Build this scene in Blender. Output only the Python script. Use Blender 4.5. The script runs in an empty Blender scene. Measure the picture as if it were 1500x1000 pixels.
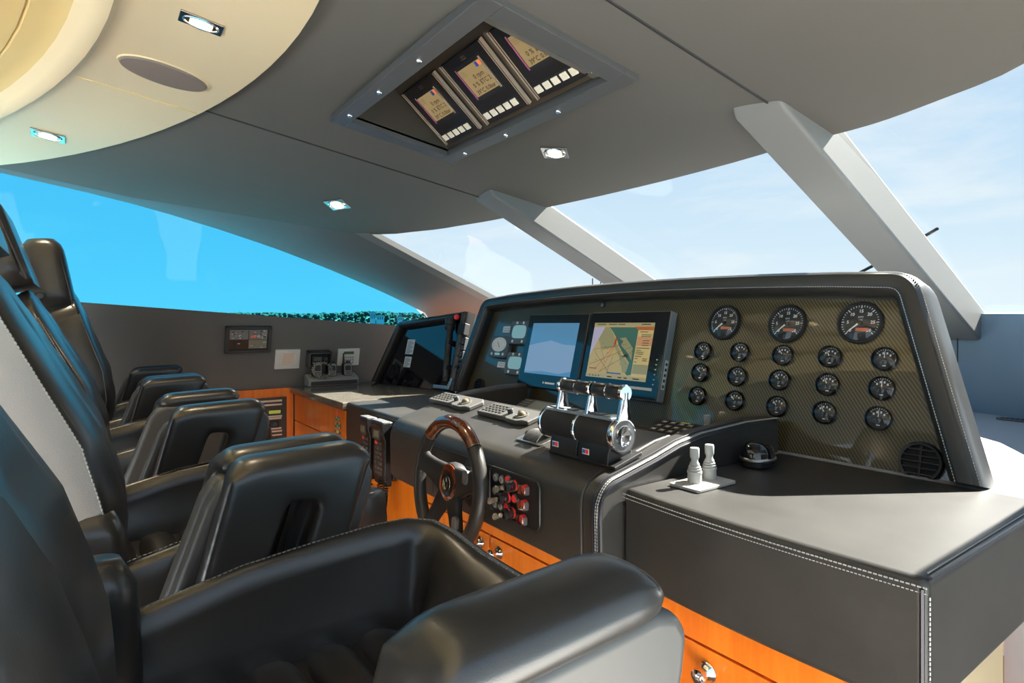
import bpy, math, random
from mathutils import Vector as V, Matrix as M4
random.seed(7)
C = bpy.context.scene.collection
PI = math.pi
EYE = 1.2            # height of the eye above the wheelhouse floor; everything is built about the eye, then lifted
LIFT = []            # top-level objects to lift by EYE at the end
CX = -1.39           # the boat's centre line
SKY, SUN, EXPO = 1.6, 55.0, 0.3

# ---------------------------------------------------------------- sight lines: pixel of the 1500x1000 frame -> point on a real plane
F = 866.0; TH = math.atan2(1200, 866); CT, ST = math.cos(TH), math.sin(TH)
def ray(u, v):
    a = (u-750)/F; b = (475-v)/F
    return V((CT*a-ST, ST*a+CT, b))
def onX(u, v, x): r = ray(u, v); return r*(x/r.x)
def onY(u, v, y): r = ray(u, v); return r*(y/r.y)
def onZ(u, v, z): r = ray(u, v); return r*(z/r.z)
def frame(o, x, y):
    x = V(x).normalized(); y = V(y); y = (y-x*y.dot(x)).normalized(); n = x.cross(y)
    m = M4.Identity(4)
    for i in range(3):
        m[i][0], m[i][1], m[i][2], m[i][3] = x[i], y[i], n[i], o[i]
    return m
def onF(u, v, m, h=0):
    """where the sight line meets a frame's plane (h above it), in that frame's own coordinates"""
    n = V((m[0][2], m[1][2], m[2][2])); o = m.translation + n*h
    r = ray(u, v); p = r*(o.dot(n)/r.dot(n))
    q = m.inverted() @ p
    return q.x, q.y

# ---------------------------------------------------------------- mesh builder
class MB:
    def __init__(s): s.v = []; s.f = []; s.mi = []; s.cur = 0
    def add(s, vs, fs, mat=None):
        n = len(s.v); s.v += [tuple(p) for p in vs]
        for f in fs: s.f.append(tuple(i+n for i in f)); s.mi.append(s.cur if mat is None else mat)
        return s
    def box(s, a, b, m=None, mat=None):
        x0, y0, z0 = a; x1, y1, z1 = b
        vs = [V((x, y, z)) for z in (z0, z1) for y in (y0, y1) for x in (x0, x1)]
        if m: vs = [m @ p for p in vs]
        return s.add(vs, [(0,2,3,1),(4,5,7,6),(0,1,5,4),(2,6,7,3),(0,4,6,2),(1,3,7,5)], mat)
    def prism(s, poly, d0, d1, ax='x', m=None, mat=None):
        """polygon in the plane across ax, pushed from d0 to d1 along it"""
        def mk(p, d):
            if ax == 'x': q = V((d, p[0], p[1]))
            elif ax == 'y': q = V((p[0], d, p[1]))
            else: q = V((p[0], p[1], d))
            return m @ q if m else q
        n = len(poly)
        area = sum(poly[i][0]*poly[(i+1)%n][1]-poly[(i+1)%n][0]*poly[i][1] for i in range(n))
        if (area < 0) != (ax == 'y'): poly = poly[::-1]
        if d0 > d1: d0, d1 = d1, d0
        vs = [mk(p, d0) for p in poly]+[mk(p, d1) for p in poly]
        fs = [tuple(range(n-1, -1, -1)), tuple(range(n, 2*n))]
        fs += [(i, (i+1)%n, n+(i+1)%n, n+i) for i in range(n)]
        return s.add(vs, fs, mat)
    def loft(s, rings, cap=True, closed=False, mat=None):
        n = len(rings[0]); vs = [p for r in rings for p in r]; fs = []
        k = len(rings)
        for j in range(k if closed else k-1):
            a = j*n; b = ((j+1)%k)*n
            for i in range(n): fs.append((a+i, a+(i+1)%n, b+(i+1)%n, b+i))
        if cap and not closed: fs += [tuple(range(n-1, -1, -1)), tuple(range((k-1)*n, k*n))]
        return s.add(vs, fs, mat)
    def tube(s, path, r, n=10, closed=False, mat=None, rs=None, m=None):
        path = [V(p) for p in path]; k = len(path); rings = []
        up = None
        for i, p in enumerate(path):
            if closed: t = path[(i+1)%k]-path[i-1]
            else: t = path[min(i+1, k-1)]-path[max(i-1, 0)]
            t.normalize()
            if up is None:
                up = V((0, 0, 1)) if abs(t.z) < .9 else V((1, 0, 0))
            a = t.cross(up).normalized(); b = a.cross(t).normalized(); up = b
            rr = rs[i] if rs else r
            ring = [p+a*(rr*math.cos(2*PI*j/n))+b*(rr*math.sin(2*PI*j/n)) for j in range(n)]
            rings.append([m @ q for q in ring] if m else ring)
        return s.loft(rings, True, closed, mat)
    def lathe(s, prof, n=24, m=None, mat=None, cap=True, flat=(1, 1)):
        """profile of (radius, height) about local z"""
        rings = []
        for r, z in prof:
            ring = [V((r*math.cos(2*PI*j/n)*flat[0], r*math.sin(2*PI*j/n)*flat[1], z)) for j in range(n)]
            rings.append([m @ q for q in ring] if m else ring)
        return s.loft(rings, cap, False, mat)
    def ball(s, c, r, m=None, n=14, e=1.0, mat=None):
        rx, ry, rz = r if isinstance(r, (tuple, list)) else (r, r, r)
        def pw(x): return math.copysign(abs(x)**e, x)
        rings = []
        k = n//2+1
        for i in range(k):
            f = -PI/2+PI*(i+.02)/(k-1+.04)
            ring = [V((c[0]+rx*pw(math.cos(f))*pw(math.cos(2*PI*j/n)), c[1]+ry*pw(math.cos(f))*pw(math.sin(2*PI*j/n)), c[2]+rz*pw(math.sin(f)))) for j in range(n)]
            rings.append([m @ q for q in ring] if m else ring)
        return s.loft(rings, True, False, mat)
    def text(s, t, x, y, size, h=.0, m=None, align='CENTER', mat=None, bold=0, ang=0):
        cu = bpy.data.curves.new('lettering', 'FONT'); cu.body = t; cu.size = size; cu.align_x = align; cu.align_y = 'CENTER'
        cu.resolution_u = 2; cu.offset = bold
        o = bpy.data.objects.new('lettering', cu)
        me = bpy.data.meshes.new_from_object(o)
        ca, sa = math.cos(ang), math.sin(ang)
        vs = [V((x+p.co.x*ca-p.co.y*sa, y+p.co.x*sa+p.co.y*ca, h)) for p in me.vertices]
        if m: vs = [m @ p for p in vs]
        s.add(vs, [tuple(p.vertices) for p in me.polygons], mat)
        bpy.data.objects.remove(o); bpy.data.curves.remove(cu); bpy.data.meshes.remove(me)
        return s
    def build(s, name, mats, parent=None, off=None, bevel=0, seg=3, smooth=True, ang=40, sub=0, recalc=True):
        me = bpy.data.meshes.new(name)
        o0 = V(off) if off else V((0, 0, 0))
        me.from_pydata([tuple(V(p)-o0) for p in s.v], [], s.f)
        if recalc:
            import bmesh
            bm = bmesh.new(); bm.from_mesh(me); bmesh.ops.recalc_face_normals(bm, faces=bm.faces); bm.to_mesh(me); bm.free()
        if not isinstance(mats, (list, tuple)): mats = [mats]
        for x in mats: me.materials.append(x)
        me.polygons.foreach_set('material_index', [min(i, len(mats)-1) for i in s.mi])
        if smooth:
            me.polygons.foreach_set('use_smooth', [True]*len(me.polygons))
            me.set_sharp_from_angle(angle=math.radians(ang))
        o = bpy.data.objects.new(name, me); C.objects.link(o)
        if bevel:
            b = o.modifiers.new('round', 'BEVEL'); b.width = bevel; b.segments = seg; b.limit_method = 'ANGLE'; b.angle_limit = math.radians(35)
            b.use_clamp_overlap = True
            b.harden_normals = True
            me.polygons.foreach_set('use_smooth', [True]*len(me.polygons)); me.set_sharp_from_angle(angle=math.radians(180 if seg > 2 else 60))
        if sub:
            b = o.modifiers.new('soft', 'SUBSURF'); b.levels = sub; b.render_levels = sub
        if parent: o.parent = parent
        else: LIFT.append(o)
        return o

def tag(o, label, cat, group=None):
    o['label'] = label; o['category'] = cat
    if group: o['group'] = group
    return o
def thing(name, label, cat, at=(0, 0, 0), group=None, m=None):
    o = bpy.data.objects.new(name, None); C.objects.link(o); o.empty_display_size = .02
    if m is not None: o.matrix_world = m
    else: o.location = at
    LIFT.append(o)
    return tag(o, label, cat, group)
def struct(o): o['kind'] = 'structure'; return o
def copy_thing(o, parent=None):
    c = o.copy(); C.objects.link(c)
    if parent: c.parent = parent
    else: LIFT.append(c)
    for ch in [x for x in ALLCH.get(o.name, [])]: copy_thing(ch, c)
    return c
ALLCH = {}
def note_children():
    ALLCH.clear()
    for x in list(C.objects):
        if x.parent: ALLCH.setdefault(x.parent.name, []).append(x)

def rrect(w, h, r, n=4):
    """rounded rectangle outline about the origin"""
    out = []
    for cx, cy, a0 in ((w/2-r, h/2-r, 0), (-w/2+r, h/2-r, 90), (-w/2+r, -h/2+r, 180), (w/2-r, -h/2+r, 270)):
        for i in range(n+1):
            a = math.radians(a0+90*i/n); out.append((cx+r*math.cos(a), cy+r*math.sin(a)))
    return out
def arc(cx, cy, r, a0, a1, n=6):
    return [(cx+r*math.cos(math.radians(a0+(a1-a0)*i/n)), cy+r*math.sin(math.radians(a0+(a1-a0)*i/n))) for i in range(n+1)]
def ell(cx, cy, rx, ry, n=28):
    return [(cx+rx*math.cos(2*PI*i/n), cy+ry*math.sin(2*PI*i/n)) for i in range(n)]

# ---------------------------------------------------------------- materials
def mat(name, col, rough=.5, metal=0, spec=.5, coat=0, coat_r=.05, emit=None, es=1, bump=None, var=None, alpha=1, trans=0, sheen=0, ior=1.45):
    m = bpy.data.materials.new(name); m.use_nodes = True
    nt = m.node_tree; b = nt.nodes['Principled BSDF']
    b.inputs['Base Color'].default_value = (*col, 1); b.inputs['Roughness'].default_value = rough; b.inputs['Metallic'].default_value = metal
    b.inputs['Specular IOR Level'].default_value = spec; b.inputs['Coat Weight'].default_value = coat; b.inputs['Coat Roughness'].default_value = coat_r
    b.inputs['IOR'].default_value = ior
    if sheen: b.inputs['Sheen Weight'].default_value = sheen
    if emit: b.inputs['Emission Color'].default_value = (*emit, 1); b.inputs['Emission Strength'].default_value = es
    if trans: b.inputs['Transmission Weight'].default_value = trans
    if bump or var:
        tc = nt.nodes.new('ShaderNodeTexCoord')
    if bump:
        scale, strength, kind = bump
        if kind == 'grain':
            t = nt.nodes.new('ShaderNodeTexVoronoi'); t.inputs['Scale'].default_value = scale; out = t.outputs['Distance']
        else:
            t = nt.nodes.new('ShaderNodeTexNoise'); t.inputs['Scale'].default_value = scale; t.inputs['Detail'].default_value = 4; out = t.outputs['Fac']
        nt.links.new(tc.outputs['Object'], t.inputs['Vector'])
        bp = nt.nodes.new('ShaderNodeBump'); bp.inputs['Strength'].default_value = strength; bp.inputs['Distance'].default_value = .002
        nt.links.new(out, bp.inputs['Height']); nt.links.new(bp.outputs['Normal'], b.inputs['Normal'])
    if var:
        scale, c2, stretch = var
        mp = nt.nodes.new('ShaderNodeMapping'); mp.inputs['Scale'].default_value = stretch
        t = nt.nodes.new('ShaderNodeTexNoise'); t.inputs['Scale'].default_value = scale; t.inputs['Detail'].default_value = 5; t.inputs['Roughness'].default_value = .6
        r = nt.nodes.new('ShaderNodeValToRGB'); r.color_ramp.elements[0].position = .35; r.color_ramp.elements[1].position = .68
        r.color_ramp.elements[0].color = (*col, 1); r.color_ramp.elements[1].color = (*c2, 1)
        nt.links.new(tc.outputs['Object'], mp.inputs['Vector']); nt.links.new(mp.outputs['Vector'], t.inputs['Vector'])
        nt.links.new(t.outputs['Fac'], r.inputs['Fac']); nt.links.new(r.outputs['Color'], b.inputs['Base Color'])
    return m
LEATHER = mat('black_leather', (.024, .0228, .021), .30, spec=.6, coat=.25, coat_r=.22, bump=(900, .05, 'grain'))
LEATHER_DESK = mat('desk_leather', (.029, .028, .026), .40, spec=.5, bump=(700, .07, 'grain'), var=(6, (.044, .042, .039), (1, 1, 1)))
LEATHER_SHEEN = mat('painted_sheen_leather', (.36, .355, .345), .5, spec=.5, bump=(700, .12, 'grain'))  # pale side panel: bright sheen painted into the leather colour
STITCH = mat('grey_thread', (.42, .42, .40), .7)
STITCHD = mat('dark_grey_thread', (.20, .20, .195), .6)
PIPING = mat('dark_piping', (.02, .02, .03), .3)
SHELL = mat('satin_grey_shell', (.088, .086, .082), .42, metal=.3)
CEIL = mat('grey_headlining', (.112, .107, .097), .85, spec=.25, bump=(900, .15, 'noise'))
WALLF = mat('grey_wall_fabric', (.17, .165, .16), .8, spec=.25, bump=(900, .15, 'noise'))
PILLAR = mat('pale_grey_trim', (.175, .175, .17), .55, spec=.4, bump=(700, .08, 'noise'))
POSTM = mat('mid_grey_trim', (.125, .127, .128), .75, spec=.3, bump=(800, .1, 'noise'))
DASHF = mat('light_grey_dash_cover', (.34, .35, .36), .75, spec=.3, bump=(500, .1, 'noise'))
FWALL = mat('blue_grey_fabric', (.17, .25, .33), .8, spec=.25, bump=(900, .1, 'noise'))
CREAM = mat('cream_leather', (.78, .64, .40), .5, spec=.35, bump=(300, .05, 'grain'))
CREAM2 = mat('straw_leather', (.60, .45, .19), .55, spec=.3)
SPEAKERM = mat('brown_speaker_cloth', (.20, .16, .135), .9, bump=(1500, .3, 'noise'))
WOOD = mat('cherry_wood', (.80, .17, .008), .36, spec=.4, coat=.25, coat_r=.12, var=(5, (.92, .25, .018), (8, 8, .7)))
WOODGAP = mat('dark_gap', (.02, .008, .004), .8)
BURL = mat('gloss_burl_wood', (.20, .045, .01), .18, coat=1, coat_r=.03, var=(45, (.06, .014, .005), (1, 1, 1)))
GRANITE = mat('dark_polished_stone', (.11, .10, .082), .08, spec=.6, var=(30, (.16, .148, .125), (1, 1, 1)))
BLACK = mat('black_plastic', (.012, .012, .013), .38)
BLACKM = mat('matt_black', (.014, .014, .015), .6)
SATBLK = mat('satin_black_metal', (.035, .035, .036), .35, metal=.4)
GLOSSBLK = mat('gloss_black', (.006, .006, .008), .06, coat=.6)
DKGREY = mat('dark_grey_plastic', (.06, .062, .065), .45)
MIDGREY = mat('mid_grey_metal', (.13, .135, .14), .42, metal=.3)
KEYGREY = mat('keypad_grey', (.085, .084, .08), .5)
PALEGREY = mat('pale_grey_rubber', (.36, .36, .345), .55)
WHITEP = mat('white_plastic', (.82, .82, .79), .45)
CHROME = mat('chrome', (.82, .82, .84), .07, metal=1)
LAMPPLATE = mat('lamp_plate', (.34, .30, .26), .22, metal=1)
FRAMEG = mat('anthracite_frame', (.085, .085, .084), .45, metal=.15)
INSTR = mat('instrument_grey', (.085, .10, .11), .4)
BRUSHED = mat('brushed_steel', (.62, .61, .59), .3, metal=1)
BRASS = mat('worn_key_metal', (.36, .31, .23), .25, metal=1)

REDP = mat('red_plastic', (.75, .035, .03), .3, emit=(.9, .04, .03), es=.12)
REDFLAT = mat('red_mark', (.7, .04, .03), .5)
BLUEFLAT = mat('blue_mark', (.03, .10, .5), .5)
ORANGE = mat('orange_counter', (.55, .13, .05), .5)
DIAL = mat('dial_black', (.022, .022, .022), .5)
INK = mat('white_print', (.80, .80, .78), .5)
INKD = mat('dark_print', (.05, .05, .05), .6)
BUTTONC = mat('ivory_button', (.80, .70, .55), .45, emit=(.9, .75, .55), es=.12)
GREENP = mat('green_print', (.06, .16, .09), .6)
RIBSTEEL = mat('rack_strip', (.62, .50, .38), .35, metal=.6)
RACK = mat('brown_black_rack', (.06, .045, .038), .45)
def screen(name, col, s=.9, rough=.08):
    return mat(name, tuple(c*.2 for c in col), rough, spec=.5, emit=col, es=s)
LCD_TAN = screen('tan_display', (.33, .235, .11), .72)
LCD_TXT = mat('display_digits', (.03, .022, .012), .5)
LCD_LINE = mat('display_rule', (.20, .15, .08), .5)
SCR_BLUE = screen('blue_screen', (.10, .27, .46), .55)
SCR_BLUE2 = screen('pale_blue_screen', (.21, .33, .50), .6)
CH_LAND = screen('chart_sand', (.42, .33, .14), .6); CH_SEA = screen('chart_green', (.05, .13, .10), .6); CH_SHOAL = screen('chart_olive', (.26, .25, .13), .6)
CH_PALE = screen('chart_panel', (.50, .40, .17), .6); CH_RED = screen('chart_red', (.40, .12, .04), .6); CH_PINK = screen('chart_pink', (.50, .26, .13), .6)
CH_LILAC = screen('chart_lilac', (.40, .38, .50), .6); CH_BLUE = screen('chart_blue_bar', (.05, .09, .20), .8); CH_BAR = screen('chart_toolbar', (.34, .30, .16), .6)
LCD_AQUA = screen('aqua_lcd', (.20, .36, .37), .6); LCD_GREEN = screen('green_lcd', (.35, .36, .05), .6); LCD_DIM = mat('dim_lcd', (.16, .17, .12), .3)
LAMP = mat('lamp_glow', (1, .8, .5), .5, emit=(1, .70, .34), es=3.6)
CCTV = [screen('camera_view_grey', (.06, .06, .055), .9), screen('camera_view_pale', (.15, .15, .135), .9), screen('camera_view_dark', (.015, .012, .01), .9), screen('camera_view_red', (.40, .05, .03), .9), screen('camera_view_olive', (.07, .065, .045), .9)]

def carbon():
    m = mat('carbon_weave', (.05, .04, .02), .32, coat=1, coat_r=.015)
    nt = m.node_tree; b = nt.nodes['Principled BSDF']
    tc = nt.nodes.new('ShaderNodeTexCoord'); sx = nt.nodes.new('ShaderNodeSeparateXYZ'); nt.links.new(tc.outputs['Object'], sx.inputs[0])
    def math_(op, a, bb):
        n = nt.nodes.new('ShaderNodeMath'); n.operation = op
        for i, x in enumerate((a, bb)):
            if x is None: continue
            if isinstance(x, (int, float)): n.inputs[i].default_value = x
            else: nt.links.new(x, n.inputs[i])
        return n.outputs[0]
    d1 = math_('ADD', sx.outputs['X'], math_('MULTIPLY', sx.outputs['Y'], .75))
    w1 = math_('SINE', math_('MULTIPLY', d1, 2*PI/.0085), None)
    d2 = math_('SUBTRACT', math_('MULTIPLY', sx.outputs['Y'], 1.0), math_('MULTIPLY', sx.outputs['X'], .6))
    w2 = math_('SINE', math_('MULTIPLY', d2, 2*PI/.006), None)
    w = math_('ADD', math_('MULTIPLY', w1, .42), math_('ADD', math_('MULTIPLY', w2, .10), .5))
    r = nt.nodes.new('ShaderNodeValToRGB'); r.color_ramp.elements[0].position = .25; r.color_ramp.elements[1].position = .75
    r.color_ramp.elements[0].color = (.020, .016, .008, 1); r.color_ramp.elements[1].color = (.105, .082, .034, 1)
    nt.links.new(w, r.inputs['Fac']); nt.links.new(r.outputs['Color'], b.inputs['Base Color'])
    return m
CARBON = carbon()
def pane(name, tint, refl=.06):
    m = bpy.data.materials.new(name); m.use_nodes = True; nt = m.node_tree; nt.nodes.clear()
    o = nt.nodes.new('ShaderNodeOutputMaterial'); t = nt.nodes.new('ShaderNodeBsdfTransparent'); t.inputs[0].default_value = (*tint, 1)
    g = nt.nodes.new('ShaderNodeBsdfGlossy'); g.inputs['Roughness'].default_value = .01; g.inputs[0].default_value = (1, 1, 1, 1)
    mx = nt.nodes.new('ShaderNodeMixShader'); mx.inputs[0].default_value = refl
    nt.links.new(t.outputs[0], mx.inputs[1]); nt.links.new(g.outputs[0], mx.inputs[2]); nt.links.new(mx.outputs[0], o.inputs[0])
    return m
CLEAR = pane('clear_cover', (.90, .86, .84), .16)
GLASS_BLUE = pane('blue_tinted_glass', (.058, .39, .56), .004)
GLASS = pane('windscreen_glass', (.56, .57, .565), .03)
#--SETTING--
# ================================================================ the wheelhouse shell
def lerp(a, b, t): return a+(b-a)*t
def table(x, pts):
    if x <= pts[0][0]: return pts[0][1]
    for (a, b), (c, d) in zip(pts, pts[1:]):
        if x <= c: return lerp(b, d, (x-a)/(c-a))
    return pts[-1][1]
def ceil_z(x, y): return .74-.14*y-.107*(x-CX)**2
HDR = [(0, 1.66), (.28, 1.635), (.53, 1.57), (.75, 1.50), (.93, 1.395), (1.09, 1.27), (1.27, 1.017), (1.36, .49), (1.41, .15)]
def hdr(x):
    """smooth curve through the header points"""
    d = abs(x-CX); P = HDR; n = len(P)
    if d >= P[-1][0]: return P[-1][1]
    i = max(k for k in range(n-1) if P[k][0] <= d)
    def slope(k):
        if k == 0: return 0
        if k == n-1: return (P[k][1]-P[k-1][1])/(P[k][0]-P[k-1][0])
        return (P[k+1][1]-P[k-1][1])/(P[k+1][0]-P[k-1][0])
    h = P[i+1][0]-P[i][0]; t = (d-P[i][0])/h
    return (2*t**3-3*t*t+1)*P[i][1]+(t**3-2*t*t+t)*h*slope(i)+(-2*t**3+3*t*t)*P[i+1][1]+(t**3-t*t)*h*slope(i+1)

mb = MB()
xs = sorted(set([round(CX+d*s, 4) for d in [0, .1, .2, .3, .53, .58, .62, .66, .70, .75, .8, .85, .9, .95, 1.0, 1.05, 1.09, 1.13, 1.18, 1.23, 1.27, 1.30, 1.33, 1.36, 1.41] for s in (1, -1)]+[-1.745, -1.035]))
ys = [-2.6, -2.2, -1.8, -1.2, -.6, -.2, .1, .35, .66, .83, .99, 1.2, 1.35, 1.5, 1.66]
grid = []
for x in xs:
    h = hdr(x); col = []
    for y in ys:
        if h > 1.3: yy = y if y <= .99 else lerp(.99, h, (y-.99)/(1.66-.99))
        else: yy = -2.6+(y+2.6)*(h+2.6)/(1.66+2.6)
        col.append((x, yy, ceil_z(x, yy)))
    grid.append(col)
vs = [p for c in grid for p in c]; n = len(ys); fs = []
for i in range(len(xs)-1):
    for j in range(n-1):
        inhole = -1.746 < xs[i] and xs[i+1] < -1.034 and ys[j] >= .65 and ys[j+1] <= .991
        if not inhole: fs.append((i*n+j, i*n+j+1, (i+1)*n+j+1, (i+1)*n+j))
mb.add(vs, fs)
o = struct(mb.build('ceiling', CEIL, recalc=True))
s = o.modifiers.new('thick', 'SOLIDIFY'); s.thickness = .05; s.offset = 1
s = o.modifiers.new('crisp', 'EDGE_SPLIT'); s.split_angle = math.radians(40)
def up_normals(o, want_up):
    me = o.data
    zs = sum(p.normal.z*p.area for p in me.polygons)
    if (zs > 0) != want_up: me.flip_normals()
up_normals(o, True)
for k, x in enumerate((-2.02, -.77)):
    y1 = hdr(x) if k == 0 else 1.30
    struct(MB().tube([(x, y, ceil_z(x, y)) for y in ((.285, .45, .6, 1.0, min(y1, 1.30)) if k == 0 else (.285, .6, 1.0, 1.30))], .0035, 6).build('trim_%d' % (k+1), BLACKM))

# cream raised headlining over the seats, with its recessed ring
def cream_pt(t, cy, R, dz):
    x = CX+R*math.cos(t); y = cy+R*math.sin(t)
    return V((x, y, ceil_z(x, y)+dz))
mb = MB(); N = 48
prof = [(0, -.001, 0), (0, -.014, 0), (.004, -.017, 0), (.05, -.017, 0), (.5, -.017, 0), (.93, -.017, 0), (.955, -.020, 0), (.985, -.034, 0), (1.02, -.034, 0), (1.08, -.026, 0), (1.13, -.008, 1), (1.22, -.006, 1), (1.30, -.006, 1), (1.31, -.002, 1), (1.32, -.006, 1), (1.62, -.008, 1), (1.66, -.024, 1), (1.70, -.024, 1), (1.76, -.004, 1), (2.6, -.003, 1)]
grid = []
for i in range(N+1):
    t = math.radians(8+164*i/N)
    a = cream_pt(t, -1.35, 1.75, 0); b = cream_pt(t, -1.95, 2.0, 0)
    row = []
    for f, dz, m_ in prof:
        p = a.lerp(b, f) if f <= 1 else b+(b-a).normalized()*((f-1)*.42)
        row.append((p.x, p.y, ceil_z(p.x, p.y)+dz))
    grid.append(row)
n = len(prof)
mb.v = [p for r in grid for p in r]
for i in range(N):
    for j in range(n-1):
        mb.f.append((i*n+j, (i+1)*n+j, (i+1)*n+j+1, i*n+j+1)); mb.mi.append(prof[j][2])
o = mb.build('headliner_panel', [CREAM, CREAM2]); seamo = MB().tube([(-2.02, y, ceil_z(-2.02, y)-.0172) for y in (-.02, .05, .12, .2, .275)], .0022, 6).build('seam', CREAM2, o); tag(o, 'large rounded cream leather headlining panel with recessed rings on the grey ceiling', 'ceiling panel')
up_normals(o, False)

WL = lambda z: -3.08+.24*(z+.315)
def sill(y): return .094-.0683*(y+.063)
WF = frame((-3.08, 0, -.315), (0, 1, 0), (.24, 0, 1))
wtop = []
for u, v in ((0, 250), (83, 273), (126, 281), (175, 293), (224, 306), (310, 332), (400, 362), (480, 393), (535, 416), (569, 431), (602, 447), (634, 464)):
    q = onF(u, v, WF); p = WF @ V((q[0], q[1], 0)); wtop.append((p.y, p.z))
yend = wtop[-1][0]+.03
wtop.append((yend, sill(yend)))
wtop = [(-2.6, wtop[0][1]+.015), (-1.2, wtop[0][1]+.012)]+wtop
def resample(pts, n):
    L = [0]
    for a, b in zip(pts, pts[1:]): L.append(L[-1]+(V(b)-V(a)).length)
    out = []
    for i in range(n):
        t = L[-1]*i/(n-1)
        for j in range(len(L)-1):
            if t <= L[j+1]+1e-9:
                out.append(V(pts[j]).lerp(V(pts[j+1]), (t-L[j])/max(L[j+1]-L[j], 1e-9))); break
    return out
def side(sx, wname, gname, tname, y0=-2.6):
    fx = lambda x: x if sx < 0 else 2*CX-x
    mb = MB()
    Y = [y for y in (-2.6, -1.5, -.6, 0, .5, .9, 1.3, yend, 2.0) if y >= y0]
    low = [(fx(-3.08+.02 if False else WL(-.315)), y, -EYE) for y in Y]; mid = [(fx(WL(-.315)), y, -.315) for y in Y]; top = [(fx(WL(sill(y))), y, sill(y)) for y in Y]
    k = len(Y)
    mb.add(low+mid+top, [(r*k+i, r*k+i+1, (r+1)*k+i+1, (r+1)*k+i) for r in (0, 1) for i in range(k-1)])
    # sill ledge to the glass
    led = [(fx(WL(sill(y))-.03), y, sill(y)-.002) for y in Y]
    mb.add(top+led, [(i, i+1, k+i+1, k+i) for i in range(k-1)])
    # band from the window head to the ceiling edge, and the corner post forward of it
    A = [V((fx(WL(z)), y, z)) for y, z in wtop]
    edge = [(CX-1.41, -2.6), (CX-1.41, -1.2), (CX-1.41, .15), (CX-1.36, .49), (CX-1.27, 1.017)]
    B = [V((fx(x), y, ceil_z(x, y))) for x, y in edge]+[V((fx(-2.59), 1.70, .114)), V((fx(-2.565), 1.92, .02))]
    W = 14
    def split(P, ycut): return [p for p in P if p[1] <= ycut], [p for p in P if p[1] >= ycut]
    A1 = [V((fx(WL(table(y, wtop))), y, table(y, wtop))) for y in (-2.6, -1.2, -.3, 0, .15, .3, .49, .62, .75)]
    B1 = [V((fx(x), y, ceil_z(x, y))) for x, y in ((CX-1.41, -2.6), (CX-1.41, -1.2), (CX-1.41, -.3), (CX-1.41, 0), (CX-1.41, .15), (CX-1.385, .32), (CX-1.36, .49), (CX-1.325, .70), (CX-1.27, 1.017))]
    ya = [lerp(.75, yend, i/11) for i in range(12)]
    A2 = [V((fx(WL(table(y, wtop))), y, table(y, wtop))) for y in ya]
    B2 = resample([B[4], B[5], B[6]], 12)
    AA = A1+A2[1:]; BB = B1+B2[1:]
    MM = [(a+b)/2+V((-.012*sx, 0, .0)) for a, b in zip(AA, BB)]
    k = len(AA)
    mb2 = MB(); mb2.add(AA+MM+BB, [(r*k+i, r*k+i+1, (r+1)*k+i+1, (r+1)*k+i) for r in (0, 1) for i in range(k-1)])
    lip = [a+V((sx*.03, 0, .004)) for a in AA]
    mb2.add(AA+lip, [(i, i+1, k+i+1, k+i) for i in range(k-1)])
    struct(mb.build(wname, WALLF))
    struct(mb2.build(tname, POSTM))
    # glass of the side window
    g = MB()
    P = [y for y in (-2.6, -1.2, -.3, 0, .15, .3, .5, .7, .9, 1.1, 1.3, 1.5, yend) if y >= y0]
    dn = [(fx(WL(sill(y))-.02), y, sill(y)) for y in P]; up = [(fx(WL(table(y, wtop))-.02), y, table(y, wtop)+.004) for y in P]
    k = len(P); g.add(dn+up, [(i, i+1, k+i+1, k+i) for i in range(k-1)])
    struct(g.build(gname, GLASS_BLUE if sx < 0 else GLASS))
    return B2
portpost = side(-1, 'wall_left', 'window_1', 'trim_3')
stbdpost = side(1, 'wall_right', 'window_5', 'trim_4', .9)  # wall cut short; opening added to let outside light in
# bright inner lip of the windscreen along each corner post
for k, (P, sx) in enumerate(((portpost, 1), (stbdpost, -1))):
    mb = MB(); Q = [p+V((sx*.028, .03, .012)) for p in P]; R_ = [p+V((sx*.028, .05, .03)) for p in P]
    n = len(P); mb.add(P+Q+R_, [(r*n+i, r*n+i+1, (r+1)*n+i+1, (r+1)*n+i) for r in (0, 1) for i in range(n-1)])
    struct(mb.build('trim_%d' % (5+k), PILLAR))

# windscreen: header curve above, base curve below, two raked mullions
def wtop_pt(s):
    x = CX+1.27*s; y = hdr(x); return V((x, y+.01, ceil_z(x, y)+.012))
BASE = [(0, 2.68), (.45, 2.67), (.62, 2.63), (.8, 2.42), (.93, 2.15), (1, 1.92)]
def wbase_pt(s):
    return V((CX+1.175*s, table(abs(s), BASE), lerp(.045, .02, abs(s)**4)))
sm = .66/1.23
def glass(name, s0, s1):
    n = 14; S = [lerp(s0, s1, i/n) for i in range(n+1)]
    mb = MB(); a = [wtop_pt(s) for s in S]; b = [wbase_pt(s) for s in S]
    mid = [(p+q)/2+V((0, .02, .03)) for p, q in zip(a, b)]
    k = n+1; mb.add(a+mid+b, [(r*k+i, r*k+i+1, (r+1)*k+i+1, (r+1)*k+i) for r in (0, 1) for i in range(n)])
    struct(mb.build(name, GLASS))
glass('window_2', -1, -sm); glass('window_3', -sm, sm); glass('window_4', sm, 1)
for k, (xa, xb) in enumerate(((-2.05, -1.925), (-.862, -.737))):
    poly = [(1.285, .60), (1.285, .525), (1.30, .502), (2.60, -.058), (2.70, -.058), (2.70, .045), (2.66, .050), (1.60, .505), (1.55, .60)]
    struct(MB().prism(poly, xa, xb).build('trim_%d' % (7+k), PILLAR, bevel=.012, seg=3))
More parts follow.
